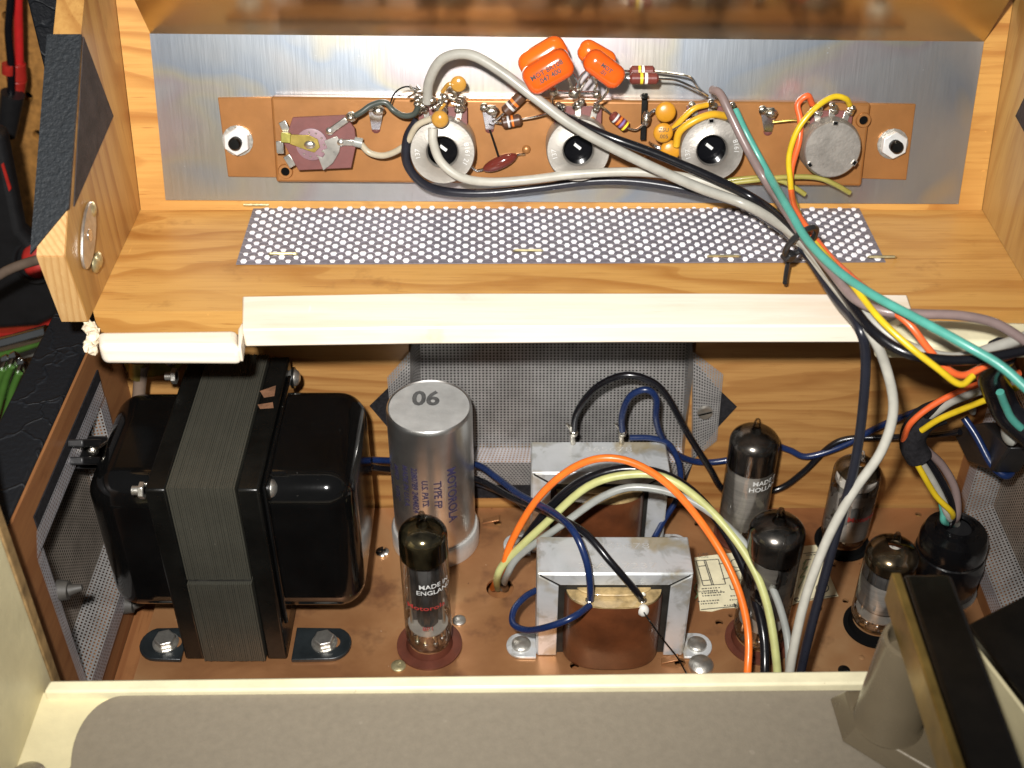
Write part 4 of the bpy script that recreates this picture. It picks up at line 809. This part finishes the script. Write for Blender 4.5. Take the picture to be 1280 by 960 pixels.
def canp(ang):
    def f(u, v): t = R(ang) + v / cr; return cb + V((math.cos(t) * (cr + .00012), math.sin(t) * (cr + .00012), .0435 - u))
    return f
for ang, s, body, off in ((-60, .0056, 'MOTOROLA', .004), (-80, .0045, 'TYPE FP', .002), (-97, .0036, 'U.S. PATS.', .0015), (-111, .0036, '2280789 2404824', .0005), (-125, .0036, 'MADE IN U.S.A.', 0), (-143, .0042, 'MFD   VDC', .001), (-160, .0042, '40   350', 0)):
    f = canp(ang); text(body, s, (lambda u, v, f=f, off=off: f(u + off, v)), 'print_blue', can, sx=.95, weight=.00007)

# ================================================================== valves
def valve(bx, by, r, H, label, glassm, getm, gfrac, inner='plate_grey', sock='phenolic_socket', sr=1.35, seat=.004, coatm=None, c0=.1, c1=.68):
    b = OZ(bx, by, 0); Z = V((0, 0, 1)); o = thing('vacuum_tube', b, label, 'vacuum tube'); g = b + Z * seat; D = r * .62
    if sr: obj('socket', MB().lathe(b, Z, [(r * sr, .0001), (r * sr, .0009), (r * 1.02, .0012), (r * 1.0, .0008), (r * .9, seat)], 40, cap=False), sock, o)
    dome = [(r * math.cos(t), H - D + D * math.sin(t)) for t in [R(90) * k / 12 for k in range(11)]]
    gl = [(r * .35, .0004), (r * .82, .0006), (r * .95, .0018), (r, .004), (r, (H - D) * .5)] + dome + [(.0019, H - .0001), (.0016, H + .0020), (.0015, H + .0040), (.0010, H + .0056), (.0001, H + .0060)]
    obj('envelope', MB().lathe(g, Z, gl, 48, cap=False), glassm, o)
    if gfrac:
        z0 = H * (1 - gfrac); pts = [(r * .985, z0)] if z0 < H - D else []
        gd = [p for p in dome if p[1] > z0]; obj('getter_film', MB().lathe(g, Z, pts + [(a_ * .982, b_ - .0004) for a_, b_ in gd], 48, cap=False), getm, o)
    if coatm: obj('inner_coating', MB().lathe(g, Z, [(r * .965, H * c0), (r * .965, H * c1)], 40, cap=False), coatm, o)
    zb, zt = H * .17, H * (.76 - (gfrac > .3) * .04)
    an = MB().lathe(g, Z, [(r * .44, zb), (r * .46, zb + .001), (r * .46, zt - .001), (r * .44, zt)], 10)
    an.box(g + V((0, 0, (zb + zt) / 2)), (r * 1.40, r * .14, zt - zb - .002)); an.box(g + V((0, 0, (zb + zt) / 2)), (r * .26, r * 1.05, zt - zb - .004))
    obj('anode_plate', an, inner, o, smooth=30)
    for z in (zb - .0012, zt + .0002): obj('mica_disc', MB().lathe(g, Z, [(r * .86, z), (r * .86, z + .0006)], 18), 'mica_white', o, smooth=0)
    for s_ in (-1, 1): obj('support_rod', MB().cyl(g + V((s_ * r * .68, -r * .1, .003)), g + V((s_ * r * .68, -r * .1, zt + .004)), .0006, n=8), 'nickel', o)
    pins = MB()
    for k in range(9): t = R(20 + 40 * k); pins.tube([g + V((math.cos(t) * r * .62, math.sin(t) * r * .62, .0008)), g + V((math.cos(t) * r * .6, math.sin(t) * r * .6, .004)), g + V((math.cos(t) * r * .45, math.sin(t) * r * .45, zb - .001))], .0006, 6); pins.ball(g + V((math.cos(t) * r * .62, math.sin(t) * r * .62, .0022)), .0012, 7, 5)
    obj('stem_pins', pins, 'bright_tin', o)
    return o, g
def wrap(g, r, ang, z, tilt=0.0):
    def f(u, v): t = R(ang) + (u * math.cos(tilt) - v * math.sin(tilt)) / r; zz = z + v * math.cos(tilt) + u * math.sin(tilt); return g + V((math.cos(t) * (r + .00012), math.sin(t) * (r + .00012), zz))
    return f
o, g = valve(537, 806, .0092, .0635, 'clear tube printed MADE IN ENGLAND in a red brown socket', 'tube_glass', 'getter_gold', .24, 'plate_dark', sr=1.42)
text('MADE IN\nENGLAND', .0032, wrap(g, .0092, -62, .0375), 'print_white', o, weight=.00004)
text('Motorola', .0034, wrap(g, .0092, -88, .0275), 'print_red', o, sx=1.25, weight=.00004); text('8P1', .0030, wrap(g, .0092, -85, .0160), 'print_red', o)
o, g = valve(925, 668, .0103, .0560, 'grey coated tube printed MADE IN HOLLAND against the rear wall', 'tube_glass_smoky', 'getter_grey', .32, 'plate_grey', sr=1.12, coatm='coat_grey', c0=.12, c1=.70)
text('MADE IN\nHOLLAND', .0034, wrap(g, .0103, -56, .0335), 'print_white', o, weight=.00006)
o, g = valve(947, 800, .0105, .0630, 'tall smoky tube standing on the paper diagram behind the coloured wires', 'tube_glass_smoky', 'getter_grey', .25, 'plate_dark', sr=1.25, coatm='coat_dark', c0=.30, c1=.74)
o, g = valve(1052, 678, .0100, .0430, 'short flaking tube with worn red print by the rear wall', 'tube_glass_flaky', 'getter_smoke', .10, 'plate_grey', sr=1.18, sock='hole_black', coatm='coat_flake', c0=.12, c1=.72)
text('Motorola', .0038, wrap(g, .0100, -68, .0190), 'print_red', o, weight=.0001)
o, g = valve(1092, 782, .0102, .0430, 'short brown topped tube beside the black cable plug', 'tube_glass_flaky', 'getter_smoke', .22, 'plate_dark', sr=1.2, sock='hole_black', coatm='coat_grey', c0=.30, c1=.62)

# ================================================================== output transformers
def output_transformer(x0, x1, y0, y1, h, label, digits):
    xc = (x0 + x1) / 2; o = thing('output_transformer', (xc, (y0 + y1) / 2, 0), label, 'transformer')
    th = .0011; lipz = .0062; lipx = .0082
    st = MB().bb((x0, y0, h - th), (x1, y1, h)).bb((x0, y0, .0002), (x0 + th, y1, h - th)).bb((x1 - th, y0, .0002), (x1, y1, h - th))
    obj('strap', st, 'strap_steel', o, bevel=.0007)
    a, b = x0 + .0006, x1 - .0006; yf = y0 - .0004
    def face(poly): return MB().prism([V((x, yf, z)) for x, z in poly], (0, .0009, 0))
    obj('strap_lip', face([(a + .0006, h - .0006), (b - .0006, h - .0006), (b - lipx, h - lipz), (a + lipx, h - lipz)]), 'strap_steel', o, bevel=.0003)
    obj('strap_lip', face([(a, h - .0014), (a + lipx - .0007, h - lipz - .0008), (a + lipx - .0007, .0003), (a, .0003)]), 'strap_steel', o, bevel=.0003)
    obj('strap_lip', face([(b, h - .0014), (b - lipx + .0007, h - lipz - .0008), (b - lipx + .0007, .0003), (b, .0003)]), 'strap_steel', o, bevel=.0003)
    obj('core', MB().bb((x0 + th + .0001, y0 + .0012, .0004), (x1 - th - .0001, y1 - .0006, h - th - .0001)), 'core_dark', o, smooth=0)
    rx, zt_ = .0188, h - .0105
    el = [V((xc + rx * math.copysign(abs(math.cos(t)) ** .75, math.cos(t)), y0 + .004 - .0125 * math.sin(t) ** .8 if math.sin(t) > 0 else y0 + .004, .0012)) for t in [math.pi * k / 26 for k in range(27)]]
    mb = MB(); n = len(el); lv = [(0, 0), (.0016, .0012), (zt_ * .5, .0016), (zt_ - .003, .0008), (zt_ - .001, 0)]
    cy = y0 + .004
    vs = [];
    for dz, bul in lv: vs += [V((xc + (p.x - xc) * (1 + bul * 8), cy + (p.y - cy) * (1 + bul * 40), p.z + dz)) for p in el]
    fs = [[i * n + k, i * n + k + 1, (i + 1) * n + k + 1, (i + 1) * n + k] for i in range(len(lv) - 1) for k in range(n - 1)] + [list(range(n))]
    mb.add(vs, fs); obj('coil', mb, 'coil_paper', o)
    tp = [V((xc + (p.x - xc) * .97, cy + (p.y - cy) * .95, zt_ + .0003 + .0003 * math.sin(k * 1.7))) for k, p in enumerate(el)]
    obj('coil_end', MB().prism(tp, (0, 0, -.0012)), 'coil_end', o)
    ti = [V((xc + (p.x - xc) * .78, cy + (p.y - cy) * .55, zt_ + .0006)) for p in el]
    obj('wax_fill', MB().prism(ti, (0, 0, .0009)), 'coil_end', o, bevel=.0005)
    for sg, xe in ((-1, x0), (1, x1)):
        ye = y0 + .0040; pts = [V((xe, ye + .0062, .0002)), V((xe, ye - .0062, .0002))] + [V((xe + sg * (.0062 + math.cos(t) * .0056), ye + math.sin(t) * .0062, .0002)) for t in [R(-90) + R(180) * k / 10 for k in range(11)]]
        ear = obj('mounting_ear', MB().prism(pts, (0, 0, .0011)), 'strap_steel', o, bevel=.0002)
        c = V((xe + sg * .0058, ye, .0013)); obj('rivet', MB().lathe(c, V((0, 0, 1)), [(.0040, 0), (.0038, .0010), (.0028, .0017), (.0001, .0020)], 18), 'zinc_screw', ear)
    for i, (s_, m_) in enumerate(zip(digits, (0, 1))):
        text(s_, .0052, lambda u, v, i=i: V((xc + .004 - .003 * i + u * 1.3, (y0 + y1) / 2 + .0045 - .0105 * i + v * .8, h + .00012)), 'emboss', o, 'stamped_text', weight=-.00006)
    return o, xc, zt_
ot1, x1c, zt1 = output_transformer(.0095, .0680, .3244, .3437, .0467, 'strap framed output transformer with a waxed brown coil in front of its twin', ('365678', '25A 67237'))
ot2, x2c, zt2 = output_transformer(.0080, .0648, .3806, .4000, .0467, 'strap framed output transformer standing by the rear screen', ('365678', '25A 67237'))
for (px, py, bl, ot) in ((737, 752, 'solder', ot1), (803, 752, 'solder', ot1)):
    c = OY(px, py, .3205); obj('solder_terminal', MB().cyl(c - V((0, 0, .003)), c + V((0, 0, .004)), .0010, n=8).ball(c, .0021, 9, 7).ball(c - V((0, 0, .003)), .0019, 9, 7), bl, ot)
for (px, py) in ((717, 541), (778, 541)):
    c = OY(px, py, .3985); obj('solder_terminal', MB().cyl(c - V((0, 0, .006)), c + V((-.001, 0, .004)), .0011, n=8).ball(c, .0020, 9, 7).tube([c, c + V((-.003, 0, .005))], .0007, 6), 'solder', ot2)

wb = OY(804, 763, .3172); obj('solder_terminal', MB().ball(wb, .0023, 10, 8, (1, .9, 1.2)), 'mica_white', ot1)

# ================================================================== paper tube diagram
lb = thing('paper_diagram', OZ(955, 725, .0004), 'torn cream paper tube layout diagram glued on the chassis', 'label')
LZ = .0005
obj('paper', MB().prism([OZ(x, y, LZ) for x, y in ((868, 697), (880, 695), (925, 690), (1021, 681), (1034, 712), (1048, 745), (1000, 752), (990, 756), (905, 760), (890, 764), (875, 763))], (0, 0, -.0003)), 'paper', lb, smooth=0)
ln = MB()
def seg(x0, y0, x1, y1, w=.00022):
    a, b = OZ(x0, y0, LZ + .00008), OZ(x1, y1, LZ + .00008); d_ = (b - a).normalized(); s_ = V((-d_.y, d_.x, 0)) * w
    ln.add([a - s_, b - s_, b + s_, a + s_], [[0, 1, 2, 3]])
for l in ((870, 701, 898, 699), (870, 701, 879, 732), (898, 699, 907, 730), (879, 732, 907, 730), (880, 700.5, 890, 731.5), (882, 700.5, 892, 731.5), (873, 708, 882, 707), (877, 726, 888, 725), (898, 705, 906, 704), (903, 724, 912, 722), (912, 731, 914, 737), (914, 737, 926, 736), (1006, 700, 1014, 699), (1004, 692, 1022, 690), (876, 762, 990, 751), (1000, 751, 1046, 744)): seg(*l)
for (cx, cy, rr) in ((921, 704, 8), (925, 719, 9), (1028, 735, 8), (930, 740, 7)):
    for k in range(20): t, t2 = k * math.pi / 10, (k + 1) * math.pi / 10; seg(cx + rr * math.cos(t), cy + rr * .66 * math.sin(t), cx + rr * math.cos(t2), cy + rr * .66 * math.sin(t2))
for row, (x0, x1, y) in enumerate(((877, 900, 736), (879, 896, 739), (877, 905, 742), (878, 902, 745), (872, 900, 752), (876, 897, 755), (913, 925, 745), (912, 922, 750), (1008, 1018, 694), (905, 922, 757))):
    x = x0
    while x < x1: L_ = random.uniform(1.2, 3.2); seg(x, y - (x - x0) * .07, x + L_, y - (x + L_ - x0) * .07, .00030); x += L_ + random.uniform(.7, 1.6)
obj('printed_lines', ln, 'print_black', lb, smooth=0)
def onlab(px, py, rot=-4):
    c = OZ(px, py, LZ + .0001); cs, sn = math.cos(R(rot)), math.sin(R(rot)); return lambda u, v: c + V((u * cs - v * sn, u * sn + v * cs, 0))
text('1 LINE\nPLUG', .0017, onlab(879, 694.5, 3), 'print_black', lb); text('M', .0032, onlab(921, 757, 3), 'print_black', lb, weight=.0001); text('C', .0032, onlab(996, 750, 3), 'print_black', lb, weight=.0001); text('MOTOROLA', .0018, onlab(888, 739.5, 3), 'print_black', lb)
for pk in (((871, 728), (868, 735), (872, 742), (869, 748), (872, 745)), ((1004, 705), (1008, 700), (1003, 712), (1010, 708), (1000, 722), (1006, 720), (998, 735))):
    obj('pencil_mark', MB().tube([OZ(x, y, LZ + .0001) for x, y in pk], .0002, 5), 'pencil_green', lb)

# ================================================================== black plug and harness
pb_ = OZ(1174, 733, 0)
plug = thing('cable_plug', pb_, 'round black rubber capped cable plug standing in its chassis socket', 'plug')
obj('plug_shell', MB().lathe(pb_, V((0, 0, 1)), [(.0125, .001), (.0140, .003), (.0142, .012), (.0146, .016), (.0138, .022), (.0132, .0225), (.0136, .024), (.0134, .029), (.0122, .0325), (.0088, .0338), (.0082, .0355), (.0064, .0362), (.0056, .0350)], 44, cap=False), 'black_gloss', plug)
obj('plug_cap', MB().lathe(pb_, V((0, 0, 1)), [(.0058, .0340), (.0001, .0338)], 24, cap=False), 'black_plastic', plug)
obj('socket_ring', MB().lathe(pb_, V((0, 0, 1)), [(.0150, .0001), (.0150, .0012), (.0120, .0014)], 36, cap=False), 'nickel', plug)
pend = OZ(1188, 655, .0345)
def yy(l): return [OY(x, y, Y) for x, y, Y in l]
sl = thing('cable_sleeve', OY(1143, 560, .365), 'black cloth sleeve bent around the coloured harness', 'cable sleeve')
obj('sleeve', MB().tube(yy([(1178, 514, .362), (1158, 522, .362), (1144, 538, .362), (1141, 556, .362), (1149, 572, .361)]), .0050, 16), 'black_felt', sl)
def har(nm, l, r, m, label): wire(nm, yy(l), r, m, label)
har('wire', [(1275, 466, .345), (1240, 474, .350), (1200, 488, .356), (1165, 506, .357), (1140, 528, .357), (1130, 548, .360), (1130, 560, .364)], .0012, 'wire_red_orange', 'red orange wire hugging the outside of the cloth sleeve')
har('cable', [(1275, 480, .345), (1235, 485, .350), (1195, 500, .356), (1170, 513, .358), (1158, 523, .360)], .0017, 'wire_grey', 'shiny grey cable entering the cloth sleeve from the wall side')
har('cable', [(1275, 472, .348), (1232, 478, .354), (1190, 494, .358), (1165, 512, .359), (1152, 526, .361)], .0018, 'wire_black', 'black cable entering the cloth sleeve beside the grey one')
har('wire', [(1285, 478, .340), (1252, 492, .345), (1210, 508, .350), (1175, 525, .354), (1152, 538, .357)], .0012, 'wire_yellow', 'yellow wire stretched across the wall to the cloth sleeve')
for nm, l, r, m, label in (('cable', [(1143, 566, .361), (1158, 588, .360), (1176, 620, .358), (1186, 645, .356)], .0016, 'wire_grey', 'grey cable between the cloth sleeve and the black plug'),
                           ('cable', [(1150, 566, .362), (1168, 588, .361), (1186, 622, .358), (1190, 648, .357)], .0017, 'wire_black', 'black cable between the cloth sleeve and the black plug'),
                           ('cable', [(1157, 562, .364), (1178, 582, .364), (1194, 612, .361), (1196, 645, .358)], .0016, 'wire_purple', 'brown purple cable bowing from the cloth sleeve to the black plug'),
                           ('wire', [(1139, 566, .360), (1152, 590, .357), (1170, 620, .355), (1191, 643, .354)], .0012, 'wire_yellow', 'yellow wire between the cloth sleeve and the black plug'),
                           ('wire', [(1176, 625, .359), (1179, 640, .357), (1180, 652, .356)], .0013, 'wire_teal', 'short teal wire end going into the black plug')):
    e = list(l[-1]); p = yy(l); p.append(pend + V((random.uniform(-.003, .003), random.uniform(-.002, .002), 0))); tag(obj(nm, MB().tube(p, r, 10), m, org=p[-1]), label, 'cable' if nm == 'cable' else 'wire')
har('cable', [(1252, 440, .325), (1240, 462, .335), (1248, 492, .340), (1262, 520, .338), (1292, 545, .33)], .0052, 'wire_black', 'fat black harness bend looping above the black jack')
har('wire', [(1250, 490, .330), (1256, 508, .331), (1268, 528, .331), (1298, 552, .330)], .0014, 'wire_teal', 'teal wire tucked along the fat black harness bend')
# jack on the right hand screen
jk = thing('jack', OX(1240, 560, RX - .003), 'black jack body with a grey lug mounted on the screen behind the cable plug', 'jack')
def rx(px, py, h): return OX(px, py, RX - h)
obj('body', MB().prism([rx(1218, 536, .004), rx(1262, 528, .004), rx(1296, 560, .004), rx(1275, 590, .004), rx(1240, 578, .004)], (-.010, 0, 0)), 'black_plastic', jk, bevel=.001)
obj('lug', MB().ball(rx(1262, 542, .016), .0055, 12, 8, (.5, 1, .7)), 'grey_plastic', jk)
obj('lug', MB().ball(rx(1207, 541, .008), .0040, 10, 7, (.4, 1, 1)), 'brass_green', jk)
obj('lug', MB().ball(rx(1215, 510, .005), .0038, 10, 7, (.4, 1, .7)), 'grey_plastic', jk)

# ================================================================== wires of the well
wire('wire', yy([(450, 574, .386), (470, 576, .392), (540, 578, .4075), (592, 580, .398), (620, 596, .385), (650, 618, .366), (690, 640, .345), (716, 665, .330), (732, 700, .322), (739, 730, .3195), (738, 752, .3205)]), .0014, 'wire_blue', 'blue wire from the black transformer over the strap to the front coil terminal')
wire('wire', yy([(450, 582, .386), (470, 585, .392), (540, 592, .4065), (594, 598, .394), (640, 622, .372), (690, 643, .347), (730, 668, .332), (765, 705, .322), (790, 735, .3195), (803, 750, .3205)]), .0014, 'wire_black', 'black wire from the black transformer over the strap to the soldered blob')
wire('wire', yy([(452, 580, .384), (500, 590, .4070), (560, 596, .4065), (600, 606, .404), (640, 622, .402), (662, 640, .400)]), .0013, 'wire_charcoal', 'dark wire tucked low behind the aluminium can')
wire('wire', yy([(737, 757, .3165), (717, 770, .3095), (690, 781, .3090), (662, 789, .3150), (643, 780, .3210), (642, 762, .3280), (655, 745, .3340), (670, 738, .3380)]), .0013, 'wire_blue', 'short blue wire looping out from the front coil past the mounting ear')
wire('wire', yy([(804, 764, .3165), (811, 775, .3100), (830, 800, .3085), (845, 822, .3085), (858, 842, .309)]), .0003, 'flange_black', 'hair thin lead running down from the soldered blob')
wire('wire', yy([(717, 541, .3985), (722, 515, .398), (742, 487, .396), (775, 470, .394), (805, 472, .393), (830, 492, .392), (858, 540, .391), (885, 585, .393), (905, 612, .399), (935, 618, .405), (975, 610, .4075), (1005, 590, .4075), (1035, 560, .4075), (1060, 550, .4070), (1100, 548, .405), (1150, 545, .398), (1200, 540, .385)]), .0014, 'wire_black', 'black wire hooping up from the rear coil and running along the back wall')
wire('wire', yy([(778, 541, .3985), (779, 518, .397), (788, 496, .395), (806, 487, .394), (819, 498, .394), (819, 522, .395), (826, 545, .398), (845, 566, .403), (875, 577, .4075), (915, 574, .4080), (960, 558, .4080), (985, 563, .4080), (1010, 570, .4070), (1050, 558, .4065), (1100, 534, .405), (1150, 512, .395), (1190, 500, .380)]), .0014, 'wire_blue', 'blue wire hooping up from the rear coil and weaving along the back wall')
wire('wire', yy([(787, 547, .3975), (815, 548, .398), (838, 556, .397), (849, 585, .394), (846, 620, .390), (832, 650, .382), (818, 672, .374)]), .0013, 'wire_blue', 'blue wire hanging at the side of the rear transformer')
wire('wire', yy([(1205, 522, .372), (1222, 545, .366), (1240, 580, .358), (1254, 596, .354), (1264, 590, .356), (1263, 580, .358)]), .0015, 'wire_blue', 'dark blue wire hanging in a hook over the jack screen')
H0 = OZ(625, 735, -.008)
def arc(l, r, m, label, dx): p = [H0 + V((dx, 0, 0))] + yy(l); p.append(p[-1] + V((0, -.004, -.016))); tag(obj('wire', MB().tube(p, r, 10), m, org=p[0]), label, 'wire')
arc([(628, 712, .351), (640, 676, .352), (670, 626, .354), (708, 590, .355), (750, 573, .354), (795, 580, .352), (842, 612, .347), (890, 672, .337), (921, 732, .324), (935, 790, .312), (934, 845, .300)], .0015, 'wire_orange', 'bright orange wire arching over both strap transformers', -.003)
arc([(630, 722, .356), (650, 684, .357), (690, 632, .358), (732, 600, .358), (788, 586, .358), (848, 602, .354), (897, 650, .345), (932, 715, .332), (953, 785, .318), (956, 845, .304)], .0018, 'wire_black', 'black wire in the middle of the coloured arch over the transformers', .002)
arc([(622, 720, .350), (634, 700, .350), (680, 656, .351), (735, 608, .353), (790, 593, .353), (838, 600, .350), (890, 640, .342), (935, 698, .329), (960, 760, .316), (972, 845, .300)], .0016, 'wire_lime', 'pale lime wire of the coloured arch over the transformers', -.001)
arc([(634, 718, .349), (650, 694, .349), (700, 658, .349), (755, 620, .350), (800, 609, .350), (860, 624, .346), (920, 668, .336), (962, 728, .324), (983, 790, .312), (986, 845, .301)], .0015, 'wire_mid_grey', 'mid grey wire of the coloured arch over the transformers', .001)
# mains socket, cord and bracket on the left
ac = thing('mains_socket', OX(118, 565, LX), 'black mains socket with bare lug on the screen beside the big black transformer', 'socket')
for (py0, py1) in ((549, 559), (571, 581)): obj('socket_block', MB().prism([OX(104, py0, LX + .006), OX(128, py0, LX + .006), OX(128, py1, LX + .006), OX(104, py1, LX + .006)], (-.007, 0, 0)), 'black_plastic', ac, bevel=.0006)
obj('socket_body', MB().prism([OX(100, 545, LX + .001), OX(138, 545, LX + .001), OX(136, 586, LX + .001), OX(100, 586, LX + .001)], (-.006, 0, 0)), 'black_plastic', ac, bevel=.0006)
obj('lug', MB().ball(OX(116, 563, LX + .004), .0024, 9, 6).tube([OX(118, 563, LX + .005), OX(130, 555, LX + .007), OX(144, 546, LX + .009)], .0006, 6), 'solder', ac)
wire('cord', yy([(178, 455, .392), (174, 480, .392), (170, 505, .390), (158, 530, .386), (146, 552, .378)]), .0026, 'wire_brown_cord', 'brown grey cord dropping from the brass clamp under the shelf', 'cord')
br = thing('brass_clamp', OY(190, 462, .40), 'greenish brass clamp bracket under the shelf strip', 'bracket')
obj('bracket', MB().prism(yy([(150, 440, .402), (236, 440, .402), (222, 464, .402), (182, 470, .402), (160, 462, .402)]), (0, -.0015, 0)), 'brass_green', br, bevel=.0004)
obj('bush', MB().cyl(OY(173, 448, .393), OY(173, 470, .393), .0042, .0036, 18), 'brass', br)
obj('screw', MB().ball(OY(213, 452, .400), .0022, 10, 6), 'zinc_screw', br)

# ================================================================== things hanging on the pegboard and lying on the bench
def Pg(x, y, Y): return OY(x, y, Y)
wire('test_lead', [Pg(24, -40, .62), Pg(22, 0, .62), Pg(23, 40, .62), Pg(24, 82, .62)], .0024, 'wire_red', 'red test lead hanging on the pegboard', 'test lead')
wire('test_lead', [Pg(14, -40, .612), Pg(13, 0, .612), Pg(11, 40, .612), Pg(14, 80, .612), Pg(14, 122, .612)], .0020, 'wire_black', 'black test lead hanging on the pegboard', 'test lead')
rp = thing('banana_plug', Pg(18, 120, .62), 'red plastic banana plug on the red test lead', 'plug')
obj('body', MB().cyl(Pg(21, 78, .62), Pg(21, 98, .62), .0046, .0054, 10).cyl(Pg(21, 98, .62), Pg(21, 124, .62), .0054, .0034, 10), 'tool_red', rp, bevel=.0006)
obj('socket_hole', MB().cyl(Pg(10, 80, .612), Pg(10, 92, .612), .0032, n=12), 'tool_red', rp)
bp = thing('test_probe', Pg(12, 170, .612), 'black test probe with a bright tip hanging on the pegboard', 'probe')
obj('body', MB().cyl(Pg(16, 117, .612), Pg(8, 168, .612), .0062, .0052, 16), 'black_plastic', bp); obj('tip', MB().cyl(Pg(5, 170, .612), Pg(-2, 200, .612), .0018, .0012, 10), 'chrome', bp)
tl = thing('power_tool', Pg(40, 420, .56), 'black power tool with a red push button and red seam', 'power tool')
def tool_poly(pts, Y, m, nm, dep=.012, bev=.004): return obj(nm, MB().prism([Pg(x, y, Y) for x, y in pts], (0, dep, 0)), m, tl, bevel=bev, seg=4)
tool_poly([(-40, 160), (2, 168), (26, 290), (52, 318), (74, 365), (76, 396), (48, 410), (-40, 416)], .54, 'tool_black', 'body')
tool_poly([(-40, 419), (30, 416), (66, 402), (68, 405), (30, 420), (-40, 424)], .542, 'tool_red', 'seam', .008, .0005)
tool_poly([(1, 206), (4, 204), (14, 236), (11, 240)], .5392, 'tool_red', 'badge', .001, .0002)
bc = Pg(45, 326, .5385); nb = V((.1, -.85, .5)).normalized()
obj('button_ring', MB().lathe(bc, nb, [(.0115, -.004), (.0115, .0015), (.0098, .0028), (.0092, .0008)], 28, cap=False), 'black_plastic', tl); obj('button', MB().ball(bc + nb * .0005, .0090, 18, 10, (.78, 1, .4), frame(nb)), 'tool_red', tl)
wire('tool_cord', [Pg(-20, 356, .47), Pg(10, 338, .468), Pg(35, 328, .466), Pg(62, 322, .462), Pg(90, 320, .47)], .0022, 'wire_brown_cord', 'brown cord passing in front of the red push button', 'cord')
pr = thing('pliers', Pg(20, 470, .52), 'chrome pliers with green grips lying by the black tool', 'pliers')
obj('handle', MB().tube([Pg(-20, 436, .50), Pg(20, 426, .50), Pg(60, 415, .50)], .0038, 12), 'chrome', pr); obj('grip', MB().tube([Pg(-20, 444, .502), Pg(20, 434, .502), Pg(58, 421, .502)], .0034, 12), 'grip_green', pr)
for i, (xo, yo) in enumerate(((0, 0), (10, -4), (20, 4))):
    obj('handle', MB().tube([Pg(-6 + xo, 500 + yo, .47), Pg(2 + xo, 465 + yo, .47), Pg(8 + xo, 448 + yo, .47), Pg(14 + xo, 462 + yo, .472)], .0022, 10), 'chrome', pr)
    obj('grip', MB().tube([Pg(-14 + xo, 520 + yo, .468), Pg(-4 + xo, 482 + yo, .468), Pg(4 + xo, 462 + yo, .468)], .0017, 10), 'grip_green', pr)
wire('steel_rule', [Pg(-20, 446, .53), Pg(70, 432, .53)], .004, 'grey_plastic', 'pale grey bar lying under the chrome plier handle', 'bar')
